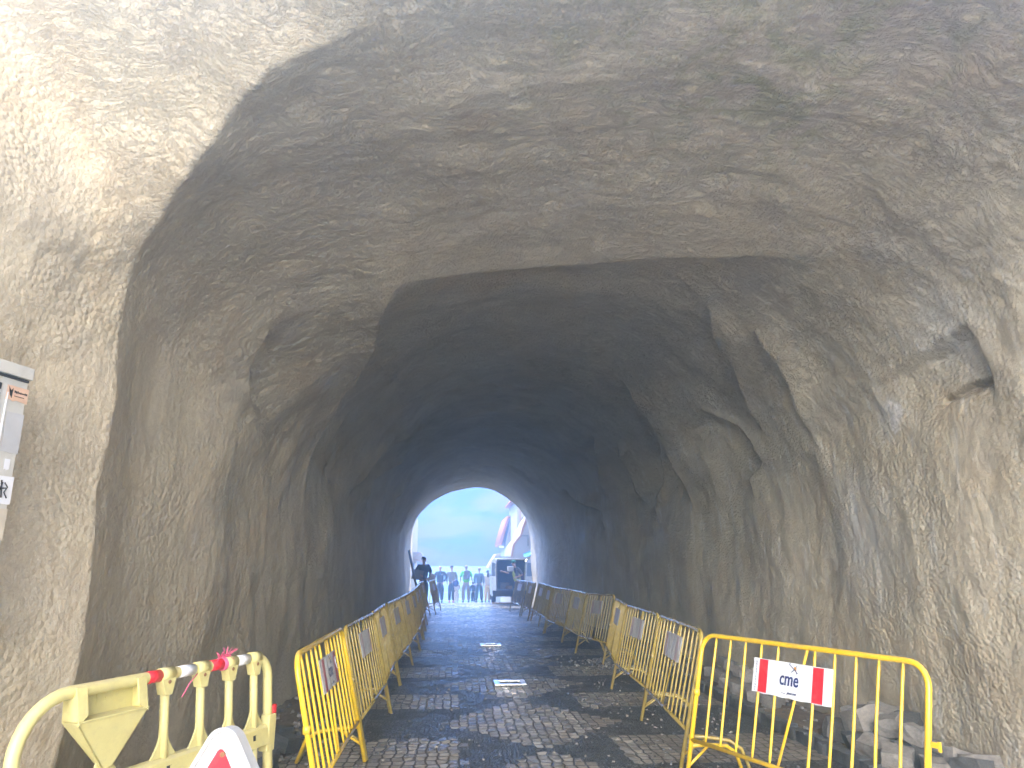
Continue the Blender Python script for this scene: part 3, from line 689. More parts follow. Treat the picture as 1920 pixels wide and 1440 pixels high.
def place_barrier(src, a, b_, label, group, flip):
    """a, b_: ground points of the two ends; flip puts the lean on the other side"""
    o = src if src.name not in used else copy_tree(src)
    used.add(src.name)
    a = Vector((*a, 0)); b_ = Vector((*b_, 0))
    d = (b_-a); o.location = a; o.rotation_euler = (0, 0, math.atan2(d.y, d.x)); o.scale = (d.length/BL, 1, 1)
    tag(o, label, 'barrier', group); return o
ordn = ['nearest', 'second', 'third', 'fourth', 'fifth', 'sixth', 'seventh', 'eighth', 'ninth', 'tenth', 'last']
# left row: looking from the road (towards -x) the barrier runs from near (left) to far (right): local x -> +Y, +y -> -X
LP = [((-.72, 4.70), (-.73, 6.60)), ((-.72, 6.64), (-.68, 8.56)), ((-.70, 8.60), (-.73, 10.42)), ((-.72, 10.47), (-.67, 12.42)), ((-.68, 12.47), (-.65, 14.50)),
      ((-.67, 14.60), (-.66, 16.50)), ((-.70, 16.55), (-.70, 18.45)), ((-.74, 18.5), (-.74, 20.4)), ((-.80, 20.5), (-.84, 22.3)), ((-.84, 22.4), (-.80, 24.2)), ((-.62, 24.3), (-.50, 26.6))]
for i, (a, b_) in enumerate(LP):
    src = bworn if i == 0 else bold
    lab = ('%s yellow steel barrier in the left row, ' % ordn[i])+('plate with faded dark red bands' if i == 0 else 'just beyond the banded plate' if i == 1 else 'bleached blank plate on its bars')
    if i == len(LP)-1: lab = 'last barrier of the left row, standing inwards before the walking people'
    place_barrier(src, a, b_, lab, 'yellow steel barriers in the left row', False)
# right row: seen from the road the far end is on the left: local x runs from far to near, +y -> +X
RP = [((1.80, 6.08), (1.98, 8.00)), ((2.00, 8.08), (2.08, 9.95)), ((2.10, 10.05), (2.36, 11.95)), ((2.42, 12.15), (2.24, 13.85)), ((2.26, 13.95), (2.25, 15.70)),
      ((2.26, 15.8), (2.10, 17.70)), ((2.15, 17.8), (2.20, 19.7)), ((2.22, 19.8), (2.20, 21.6)), ((2.12, 21.7), (2.10, 23.6)), ((2.05, 23.7), (1.93, 26.4))]
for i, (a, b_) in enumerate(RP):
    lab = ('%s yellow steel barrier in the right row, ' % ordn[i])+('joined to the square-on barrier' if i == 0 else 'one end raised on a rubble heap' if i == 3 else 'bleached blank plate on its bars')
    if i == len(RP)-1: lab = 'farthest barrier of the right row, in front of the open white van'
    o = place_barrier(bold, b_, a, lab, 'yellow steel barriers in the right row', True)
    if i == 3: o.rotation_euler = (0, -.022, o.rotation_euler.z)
o = place_barrier(bnew, (1.74, 5.74), (2.42, 3.96), 'bright yellow barrier square to the viewer with a clean red and white lettered plate', None, True)

# ------------------------------------------------------------------ pale yellow plastic barrier, left foreground
def plastic_barrier():
    A = Vector((-1.80, 3.40, 0)); B = Vector((-1.12, 5.06, 0)); d = B-A; Lg = d.length
    t = empty('plastic_barrier', A, math.atan2(d.y, d.x), label='pale yellow plastic barrier with red and white bands, left foreground', cat='barrier')
    ln = .10; H_ = 1.02
    def q(x, z, o=0): return (x, ln*(z-.0)+o, z)
    pts = [q(.03, .02)]+[q(.03, .3)]+arc_pts(q(.03, .02), q(.03, H_), q(Lg-.03, H_), .26, 10)+arc_pts(q(.03, H_), q(Lg-.03, H_), q(Lg-.03, .02), .13, 8)+[q(Lg-.03, .02)]
    MB().tube(pts, .030, 16).build('frame', M['pale_yellow'], t)
    PX = [Lg*k for k in (.28, .49, .64, .775, .905)]
    for i, x in enumerate(PX):
        p = MB(); zt = H_-.02 if i else .80
        p.tube([q(x, .56), q(x, zt)], .024, 12)
        # webs flaring into the middle rail
        for s in (-1, 1):
            P_ = []
            for k in range(7):
                u = k/6; P_.append(q(x+s*(.02+.085*(1-u)**2.2), .60+.17*u, -.006))
            P_.append(q(x+s*.008, .77, -.006)); P_.append(q(x+s*.008, .60, -.006))
            p.prism(P_, (0, .012, 0))
        p.build('upright', M['pale_yellow'], t)
        MB().tube([q(x, .02), q(x, .50)], .024, 12).build('lower_upright', M['pale_yellow'], t)
        if i:
            c = MB(); c.tube([q(x-.045, H_), q(x+.045, H_)], .037, 16)
            c.prism([q(x-.05, H_-.01, -.03), q(x+.05, H_-.01, -.03), q(x+.024, H_-.10, -.028), q(x-.024, H_-.10, -.028)], (0, .055, 0))
            c.build('collar', M['pale_yellow'], t)
            MB().ell(q(x, H_-.035, -.032), (.010, .006, .010)).build('rivet', M['rust'], t)
    # middle rail with a bevelled ledge and pierced holes
    m_ = MB(); m_.prism([q(.05, .50, -.032), q(.05, .60, -.032), q(.05, .615, -.018), q(.05, .615, .02), q(.05, .50, .02)], Vector((Lg-.10, 0, 0)))
    m_.build('middle_rail', M['pale_yellow'], t)
    for i in range(7):
        x = .17+i*.235
        MB().prism([q(x, .545, -.0345), q(x+.035, .545, -.0345), q(x+.035, .575, -.0345), q(x, .575, -.0345)], (0, .001, 0)).build('slot', M['gap'], t)
        MB().prism([q(x+.022, .546, -.036), q(x+.034, .546, -.036), q(x+.034, .574, -.036), q(x+.022, .574, -.036)], (0, .001, 0)).build('slot_lip', M['pale_yellow'], t)
    MB().prism([q(.06, .12), q(Lg-.45, .12), q(Lg-.45, .498), q(.06, .498)], (0, .014, 0)).build('lower_panel', M['pale_yellow'], t)
    MB().box(q(Lg/2, .05), (Lg-.1, .05, .05), bev=.01).build('bottom_rail', M['pale_yellow'], t)
    # funnel-shaped lamp pocket
    f = MB(); xa, xb = .165*Lg, .395*Lg; xm = .28*Lg
    zt = H_+.02; zm = .885
    f.prism([q(xa, zt, .035), q(xb, zt, .035), q(xb, zm, .035), q(xm+.03, .70, .02), q(xm-.03, .70, .02), q(xa, zm, .035)], (0, .008, 0))
    f.prism([q(xa, zm, -.055), q(xb, zm, -.055), q(xm+.03, .66, -.025), q(xm-.03, .66, -.025)], (0, .006, 0))
    for x, s in ((xa, 1), (xb, -1)):
        f.prism([q(x, zt, -.03), q(x, zt, .035), q(x, zm, .035), q(x, zm, -.055)], (s*.012, 0, 0))
        f.prism([q(x, zt, -.036), q(x+s*.055, zt-.005, -.04), q(x+s*.055, zm+.03, -.055), q(x, zm-.01, -.06)], (0, .01, 0))
        f.prism([q(x, zm, -.055), q(x, zm, .043), q(xm-s*.03, .68, .028), q(xm-s*.03, .66, -.025)], (s*.008, 0, 0))
    f.prism([q(xa, zm+.002, -.06), q(xb, zm+.002, -.06), q(xb, zm+.002, .035), q(xa, zm+.002, .035)], (0, 0, .008))
    f.box(q(xm-.03, zm+.075, .033), (.006, .006, .09)).box(q(xm+.03, zm+.07, .033), (.02, .006, .02))
    f.build('lamp_pocket', M['pale_yellow'], t)
    for i, (a, b_) in enumerate(((.415, .465), (.54, .605), (.68, .745), (.81, .87))):
        MB().tube([q(Lg*a, H_), q(Lg*b_, H_)], .0318, 16).build('reflective_band', M['red'] if i % 2 == 0 else M['white_film'], t)
    k = MB(); 
    for i in range(46):
        a = random.uniform(0, 6.28); e = random.uniform(-.2, 1.4); L_ = random.uniform(.03, .085); x = Lg*random.uniform(.725, .765)
        p0 = Vector(q(x, H_+.03)); dr = Vector((math.cos(a)*math.cos(e), math.sin(a)*math.cos(e)*.6-.2, math.sin(e)))
        k.tube([p0, p0+dr*L_*.5, p0+dr*L_+Vector((0, 0, -.012))], .0022, 4)
    for s in range(5): k.tube([q(Lg*.735+.006*s, H_+.036*math.sin(a), .036*math.cos(a)) for a in np.linspace(0, 6.28, 14)], .003, 5)
    k2 = MB(); k2.tube([q(Lg*.60, H_-.02, -.04), q(Lg*.56, H_-.06, -.05), q(Lg*.545, H_-.10, -.045), q(Lg*.53, H_-.12, -.05)], .003, 5)
    k.build('knotted_tape', M['pink'], t)
    k2.build('tape_strand', M['pink'], t)
    r_ = MB(); r_.box((Lg+.005, .06, .60), (.035, .05, .24), bev=.006); r_.build('hinge_sleeve', M['red'], t)
    MB().box(q(Lg-.03, .56), (.075, .07, .22), bev=.01).build('end_socket', M['pale_yellow'], t)
    MB().box(q(Lg-.03, .09), (.085, .08, .16), bev=.01).build('end_socket', M['pale_yellow'], t)
    for x in (.35, Lg-.35):
        MB().box((x, .01, .03), (.09, .55, .05), bev=.012).build('foot', M['plastic'], t)
plastic_barrier()

# ------------------------------------------------------------------ triangular warning sign
def warning_sign():
    t = empty('warning_sign', (-.735, 2.60, -.06), R(-8), label='white triangular roadworks warning sign with a red triangle in front of the plastic barrier', cat='road sign')
    def tri(cx, cz, s, rad, y, n=8):
        h = s*.866; V = [Vector((cx, y, cz+h*2/3)), Vector((cx-s/2, y, cz-h/3)), Vector((cx+s/2, y, cz-h/3))]; P_ = []
        for i in range(3): P_ += arc_pts(V[i-1], V[i], V[(i+1) % 3], rad, n)
        return P_
    return t, tri
t, tri = warning_sign()
CZ = .77-.0; S_ = .74
MB().prism(tri(0, CZ, S_, .055, -.03), (0, .055, 0)).build('board', M['sign_white'], t)
MB().tube([p for p in tri(0, CZ, S_-.012, .05, -.033)], .008, 8, closed=True).build('raised_rim', M['sign_white'], t)
rd = MB(); rd.prism(tri(-.004, CZ-.004, S_-.17, .012, -.034, 3), (0, .003, 0)); rd.build('red_triangle', M['red'], t)
MB().prism(tri(-.004, CZ-.03, S_-.35, .01, -.037, 3), (0, .002, 0)).build('yellow_triangle', M['sign_yellow'], t)
MB().tube([(.004, -.040, CZ+.298), (.004, -.030, CZ+.298)], .008, 10).build('bolt', M['rust'], t)
# digging figure of a roadworks sign, below the frame
fg = MB(); fg.ell((.0, -.040, CZ+.03), (.02, .002, .02)); fg.tube([(.0, -.04, CZ+.005), (-.02, -.04, CZ-.05), (.01, -.04, CZ-.10)], .01, 6); fg.tube([(-.0, -.04, CZ-.01), (.05, -.04, CZ-.06), (.08, -.04, CZ-.1)], .006, 6)
fg.build('symbol', M['black'], t)
st = MB(); st.tube([(-.25, .02, CZ-.2), (-.28, .02, .0)], .014, 8).tube([(.25, .02, CZ-.2), (.28, .02, .0)], .014, 8).tube([(-.2, .03, CZ-.1), (-.25, .38, .0)], .012, 8).tube([(.2, .03, CZ-.1), (.25, .38, .0)], .012, 8)
st.build('stand', M['metal'], t)

# ------------------------------------------------------------------ electricity cabinet
def cabinet():
    far = Vector((-2.10, 3.55, 0)); ang = math.atan2(math.cos(R(14.5)), math.sin(R(14.5)))   # local +x runs away from the viewer along the face
    t = empty('utility_cabinet', (far.x, far.y, 0), ang, label='grey metal utility cabinet with stickers on the left wall edge', cat='cabinet')
    # local: x<0 towards the viewer, +y towards the wall, face at y=0
    W_, zt, zb = .62, 2.47, 1.25
    MB().box((-W_/2, .13, (zt+zb)/2), (W_-.01, .24, zt-zb), bev=.006).build('body', M['cabinet'], t)
    MB().box((-W_/2, .125, zt+.035), (W_+.012, .262, .06), bev=.006).build('lid', M['cabinet'], t)
    MB().box((-W_/2, .012, zt-.004), (W_-.02, .02, .012)).build('seam', M['gap'], t)
    MB().box((-W_/2-.0, .005, (zt+zb)/2-.01), (W_-.03, .012, zt-zb-.06), bev=.004).build('door', M['cabinet'], t)
    MB().box((-.122, -.003, (zt+zb)/2-.02), (.006, .006, zt-zb-.12)).build('door_rib', M['sticker_w'], t)
    def st(x0, x1, z0, z1, m, name='sticker', o=.003):
        x0 *= .74; x1 *= .74
        n = 6; top = [(x0+(x1-x0)*i/n, -.0015-o, z1) for i in range(n+1)]; bot = [(x1-(x1-x0)*i/n, -.0015-o, z0+random.uniform(-.004, .004)) for i in range(n+1)]
        return MB().prism(top+bot, (0, .001, 0)).build(name, M[m], t)
    o = st(-.175, -.012, zt-.115, zt-.045, 'sticker_o')
    MB().prism([(-.122, -.0065, zt-.05), (-.112, -.0065, zt-.09), (-.100, -.0065, zt-.105), (-.097, -.0065, zt-.055), (-.108, -.0065, zt-.07)], (0, .001, 0)).build('mark', M['black'], o)
    Mx = lambda x, z: Matrix.Translation((x, -.0062, z)) @ Matrix.Rotation(R(90), 4, 'X')
    q = MB()   # small print too blurred to read: broken dark dashes
    for i in range(9): q.box((-.086+i*.0082, -.0068, zt-.072+random.uniform(-.001, .001)), (.0055, .001, random.choice((.009, .011, .006))))
    for i in range(7): q.box((-.084+i*.0082, -.0068, zt-.092), (.006, .001, .0035))
    q.build('lettering', M['black'], o)
    o = st(-.60, -.215, zt-.20, zt-.03, 'cabinet')
    text_obj('lettering', 'NE', .16, M['black'], o, Mx(-.245, zt-.115), bold=.008, sx=.78)
    st(-.30, -.21, zt-.235, zt-.205, 'sticker_w')
    st(-.145, -.015, zt-.36, zt-.17, 'sticker_g'); st(-.10, -.06, zt-.44, zt-.39, 'sticker_w')
    o = st(-.16, -.010, zt-.60, zt-.47, 'sticker_w')
    q = MB(); 
    for a in ([(-.13, -.5), (-.11, -.55), (-.09, -.5)], [(-.10, -.49), (-.085, -.57)], [(-.075, -.5), (-.05, -.52), (-.07, -.545), (-.045, -.57)], [(-.13, -.53), (-.06, -.525)]):
        q.tube([(x*.74, -.006, zt+z) for x, z in a], .0035, 5)
    q.build('scrawl', M['black'], o)
    st(-.165, -.02, zt-.76, zt-.62, 'sticker_b'); st(-.33, -.20, zt-.42, zt-.34, 'red')
cabinet()
rw_ = MB(); rw_.prism([(4.75, 2.9, 0), (5.1, 2.9, 0), (6.6, -5, 0), (6.2, -5, 0)], (0, 0, 9.0))  # unseen wall, added to cut the light reaching the left flare
tag(rw_.build('light_shield_wall', M['rock']), 'unseen wall added right of the mouth to keep light off the left flare', 'wall')
# painted wall of the next building, seen at the top left corner
wl = MB(); wl.prism([(-2.33, 3.62, 0), (-2.33, 3.62, 5.2), (-3.9, 3.5, 5.2), (-3.9, 3.5, 0)], (0, .3, 0)) if 0 else None
wl = MB(); wl.prism([(-2.42, 3.55, 0), (-2.75, 3.55, 0), (-8.6, -5, 0), (-8.3, -5, 0)], (0, 0, 5.0))
wl_o = wl.build('white_wall', M['white_wash']); tag(wl_o, 'white painted wall at the upper left corner beyond the sprayed concrete', 'wall')

# ------------------------------------------------------------------ people
def skin_mesh(name, verts, edges, radii, mat, parent, sub=1):
    me = bpy.data.meshes.new(name); me.from_pydata([tuple(v) for v in verts], edges, [])
    o = bpy.data.objects.new(name, me); col.objects.link(o)
    md = o.modifiers.new('Skin', 'SKIN'); md.use_smooth_shade = True; md.branch_smoothing = .6
    seen = set(); adj = {i: [] for i in range(len(verts))}
    for a, b_ in edges: adj[a].append(b_); adj[b_].append(a)
    sk = me.skin_vertices[0].data
    for i, r_ in enumerate(radii):
        sk[i].radius = r_ if isinstance(r_, tuple) else (r_, r_)
        sk[i].use_root = False
    for i in range(len(verts)):
        if i in seen: continue
        sk[i].use_root = True; stk = [i]
        while stk:
            j = stk.pop()
            if j in seen: continue
            seen.add(j); stk += adj[j]
    s = o.modifiers.new('Sub', 'SUBSURF'); s.levels = sub; s.render_levels = sub
    dg = bpy.context.evaluated_depsgraph_get(); m2 = bpy.data.meshes.new_from_object(o.evaluated_get(dg)); m2.name = name
    bpy.data.objects.remove(o); m2.materials.clear(); m2.materials.append(mat)
    r = bpy.data.objects.new(name, m2); col.objects.link(r); r.parent = parent; return r
def person(loc, rz, h, label, top, legs, shoe, hair='hair', stance=.10, step=0.0, arms=None, lean=0.0, bulk=1.0, sleeves=True, group=None, turn=0.0, skirt=False, leg_skin=False):
    """built facing -y (towards the viewer) when rz = 0; arms: ((elbow),(hand)) for left(-x) and right(+x), metres for a 1.75 m figure"""
    t = empty('person', loc, rz, label=label, cat='person', group=group); k = h/1.75
    def S(p):
        x, y, z = p
        y = y-math.sin(lean)*max(0, z-.92); return Vector((x*k, y*k, (z-(1-math.cos(lean))*max(0, z-.92))*k))
    hip = S((0, 0, .93)); waist = S((0, 0, 1.08)); chest = S((0, .01, 1.30)); neck = S((0, 0, 1.48)); jaw = S((0, -.015, 1.56)); head = S((0, -.01, 1.63)); crown = S((0, 0, 1.70))
    V = [hip, waist, chest, neck, jaw, head, crown]; Rr = [(.135, .10), (.125, .095), (.145, .10), .052, (.062, .070), (.075, .088), (.045, .055)]
    E = [(0, 1), (1, 2), (2, 3), (3, 4), (4, 5), (5, 6)]
    def addv(p, r_, e): V.append(p); Rr.append(r_); E.append((e, len(V)-1)); return len(V)-1
    A = arms or (((-.245, .03, 1.17), (-.235, -.05, .93)), ((.245, .03, 1.17), (.235, -.05, .93)))
    armpts = []
    for s, (el, ha) in zip((-1, 1), A):
        sh = S((s*.19, .01, 1.42)); a = addv(sh, .055, 2); e_ = addv(S(el), .040, a); wr = addv(S(ha), .026, e_)
        dr = (S(ha)-S(el)).normalized(); pal = addv(S(ha)+dr*.05*k, (.036, .018), wr); armpts.append((sh, S(el), S(ha)))
        side = Vector((0, 1, 0)); side = (side-dr*side.dot(dr)).normalized(); curl = Vector((-s, 0, 0))
        for f in range(4):
            b0 = S(ha)+dr*.09*k+side*(f-1.5)*.019*k; l = (.075, .085, .080, .062)[f]*k
            f1 = addv(b0, .010, pal); f2 = addv(b0+dr*l*.55+curl*.012*k, .0085, f1); addv(b0+dr*l*.9+curl*.035*k, .007, f2)
        th = addv(S(ha)+dr*.035*k-side*.045*k, .011, wr); addv(S(ha)+dr*.08*k-side*.058*k+curl*.015*k, .009, th)
    legpts = []
    for s in (-1, 1):
        dy = s*step
        hp = addv(S((s*.09, 0, .90)), .088, 0); kn = addv(S((s*stance, -.02+dy*.5, .50)), .060, hp); an = addv(Vector((s*stance*k, dy*k+.01, .09*k)), .038, kn)
        he = addv(Vector((s*stance*k, (dy+.04)*k, .045*k)), .036, an); addv(Vector((s*(stance+.02)*k, (dy-.14)*k, .035*k)), (.040, .028), an)
        legpts.append((V[hp], V[kn], V[an], dy))
    Rr = [tuple(q*k for q in r_) if isinstance(r_, tuple) else r_*k for r_ in Rr]
    skin_mesh('body', V, E, Rr, M['skin'], t)
    hm = MB(); rot = Matrix.Rotation(turn, 3, 'Z')
    hd = head
    fc = MB()
    fc.ell(hd+rot @ Vector((0, -.098*k, -.012*k)), (.014*k, .020*k, .024*k), 8, 6)
    fc.ell(hd+rot @ Vector((-.078*k, .005*k, -.01*k)), (.012*k, .02*k, .032*k), 8, 6).ell(hd+rot @ Vector((.078*k, .005*k, -.01*k)), (.012*k, .02*k, .032*k), 8, 6)
    fc.build('face', M['skin'], t)
    ey = MB(); 
    for s in (-1, 1): ey.ell(hd+rot @ Vector((s*.031*k, -.080*k, .012*k)), (.011*k, .008*k, .007*k), 8, 6)
    ey.ell(hd+rot @ Vector((0, -.084*k, -.048*k)), (.024*k, .006*k, .005*k), 8, 6); ey.build('eyes_and_mouth', M['hair'], t)
    if hair:
        hm.ell(hd+rot @ Vector((0, .020*k, .030*k)), (.085*k, .092*k, .080*k), 16, 10); hm.build('hair', M[hair], t)
    # clothing
    c = 1.30*bulk; Vt = [S((0, 0, .88)), waist, chest, S((0, .005, 1.44))]; Et = [(0, 1), (1, 2), (2, 3)]; Rt = [(.15*c, .112*c), (.142*c, .11*c), (.16*c, .115*c), .075*c]
    for (sh, el, ha) in armpts:
        Vt.append(sh); Rt.append(.066*c); Et.append((2, len(Vt)-1)); Vt.append(el); Rt.append(.050*c); Et.append((len(Vt)-2, len(Vt)-1))
        if sleeves: Vt.append(el+(ha-el)*.93); Rt.append(.037*c); Et.append((len(Vt)-2, len(Vt)-1))
    skin_mesh('shirt' , Vt, Et, [tuple(q*k for q in r_) if isinstance(r_, tuple) else r_*k for r_ in Rt], M[top], t)
    Vl = [S((0, 0, .96)), S((0, 0, .90))]; El = [(0, 1)]; Rl = [(.14*c, .108*c), (.14*c, .108*c)]
    for (hp, kn, an, dy) in legpts:
        n0 = len(Vl); Vl += [hp+Vector((0, 0, -.02*k)), kn, an+Vector((0, 0, .0))] if not leg_skin else [hp+Vector((0, 0, -.02*k)), kn+Vector((0, 0, .05*k))]
        El += [(1, n0), (n0, n0+1)]+([(n0+1, n0+2)] if not leg_skin else []); Rl += [.10*c, .074*c]+([.058*c] if not leg_skin else [])
    skin_mesh('trousers', Vl, El, [tuple(q*k for q in r_) if isinstance(r_, tuple) else r_*k for r_ in Rl], M[legs], t)
    for (hp, kn, an, dy) in legpts:
        q = MB(); q.ell((an.x*1.05, an.y-.055*k, .045*k), (.052*k, .135*k, .048*k), 12, 8); q.build('shoe', M[shoe], t)
    return t, S, k
cloth('navy_jumper', (.035, .065, .12)); cloth('grey_jumper', (.19, .20, .21)); cloth('dark_top', (.018, .03, .055)); cloth('jeans', (.035, .06, .115)); cloth('dark_trousers', (.02, .03, .055))
cloth('green_shirt', (.12, .70, .03)); cloth('stone_trousers', (.30, .28, .28)); cloth('blue_grey', (.10, .17, .24)); cloth('teal_grey', (.07, .13, .18)); cloth('cream_cloth', (.55, .50, .40)); cloth('mustard', (.55, .38, .10))
cloth('hi_vis', (.55, .60, .10)); cloth('plaid_grey', (.12, .12, .14)); cloth('white_cloth', (.62, .62, .62)); cloth('green_cap', (.02, .20, .18)); cloth('red_shoe', (.55, .05, .07)); cloth('dark_shoe', (.03, .03, .035)); cloth('pack_grey', (.14, .16, .19))
YP = 36.0; zp = gz(YP)
GW = 'people walking beyond the tunnel'
t, S, k = person((-.76, YP, zp), 0, 1.76, 'person in a navy zip jumper walking towards the tunnel, pale lanyard on the chest', 'navy_jumper', 'dark_trousers', 'dark_shoe', hair=None, step=.12, bulk=1.12, group=GW,
       arms=(((-.29, .03, 1.15), (-.26, -.08, .95)), ((.30, .02, 1.15), (.18, -.14, .96))))
MB().box(S((0, -.135, 1.36)), (.035*k, .01, .14*k), bev=.003).build('lanyard', M['blue'], t); MB().ell(S((.09, -.13, 1.31)), (.025, .006, .03)).build('badge', M['sticker_w'], t)
person((-.20, YP+.8, gz(YP+.8)), R(8), 1.80, 'person in a grey jumper and jeans with red shoes', 'grey_jumper', 'jeans', 'red_shoe', step=.10, group=GW)
t, S, k = person((.51, YP, zp), R(180), 1.77, 'person in a bright green shirt seen from behind with a grey backpack', 'green_shirt', 'stone_trousers', 'dark_shoe', hair='hair_g', sleeves=False, step=.09, group=GW, bulk=1.08, stance=.13,
       arms=(((-.27, .03, 1.17), (-.30, -.04, .92)), ((.27, .03, 1.17), (.29, -.04, .92))))
pk = MB(); pk.box(S((-.03, .22, 1.30)), (.29*k, .20*k, .40*k), bev=.06).box(S((.03, .33, 1.18)), (.22*k, .07, .22*k), bev=.03); pk.build('backpack', M['pack_grey'], t)
person((1.13, YP-.5, gz(YP-.5)), R(160), 1.64, 'person in blue-grey clothes walking away beside the van', 'blue_grey', 'teal_grey', 'dark_shoe', hair='hair_g', step=.14, group=GW, bulk=1.05)
person((1.62, YP+1.5, gz(YP+1.5)), R(180), 1.60, 'person in cream top and mustard trousers half hidden by the van', 'cream_cloth', 'mustard', 'dark_shoe', hair='hair', step=.05, group=GW)
person((.05, YP-.1, zp), R(175), 1.02, 'child in a pale outfit holding the hand of the green shirted person', 'white_cloth', 'white_cloth', 'dark_shoe', hair='hair_g', group='children walking beyond the tunnel', bulk=1.15,
       arms=(((-.25, .03, 1.2), (-.30, -.04, 1.0)), ((.28, 0, 1.55), (.36, 0, 1.75))))
person((.86, YP-.2, zp), R(165), .98, 'small child in a navy top with one arm held out', 'navy_jumper', 'jeans', 'dark_shoe', hair='hair', group='children walking beyond the tunnel', bulk=1.15,
       arms=(((-.38, .03, 1.35), (-.62, 0, 1.30)), ((.27, .03, 1.17), (.27, -.04, .92))))
hb = MB(); hb.ell((.0, YP-.35, zp+.92), (.16, .13, .17)); hb.tube([(-.08, YP-.35, zp+1.05), (-.02, YP-.35, zp+1.17), (.06, YP-.35, zp+1.05)], .012, 6)
tag(hb.build('bag', M['navy']), 'round navy bag carried between the grey jumper person and the child', 'bag')
# silhouetted person behind the left barriers
YS = 28.0
t, S, k = person((-1.22, YS, .10), R(28), 1.80, 'tall person in dark clothes standing behind the left barriers holding a flat board', 'dark_top', 'dark_trousers', 'dark_shoe', turn=R(30), bulk=1.1,
       arms=(((-.30, .02, 1.18), (-.26, -.26, 1.08)), ((.30, .02, 1.18), (.14, -.26, 1.02))))
cb = MB(); cb.box((-1.42, YS-.38, 1.22), (.42, .05, .36), rot=Matrix.Rotation(R(10), 3, 'Y'), bev=.006); tag(cb.build('flat_board', M['card']), 'grey brown flat board held by the dark clothed person', 'board')
wb = MB(); wb.box((-.92, YS-.28, 1.08), (.30, .14, .16), rot=Matrix.Rotation(R(-20), 3, 'Y'), bev=.03).box((-.86, YS-.26, 1.2), (.18, .03, .10), rot=Matrix.Rotation(R(25), 3, 'Y'), bev=.01)
tag(wb.build('bundle', M['white_film']), 'white bundle of papers held at the dark clothed person\'s hip', 'bundle')
# ladder against the left wall
t = empty('ladder', (-1.45, 27.2, 0), 0, label='dark metal ladder leaning on the left wall near the far mouth', cat='ladder')
for y_ in (-.22, .22): MB().tube([(.22, y_, 0), (-.30, y_, 2.1)], .032, 8).build('rail', M['ladder'], t)
for i in range(7): u = (i+.6)/7.5; MB().tube([(.22-.52*u, -.22, 2.1*u), (.22-.52*u, .22, 2.1*u)], .016, 7).build('rung', M['ladder'], t)

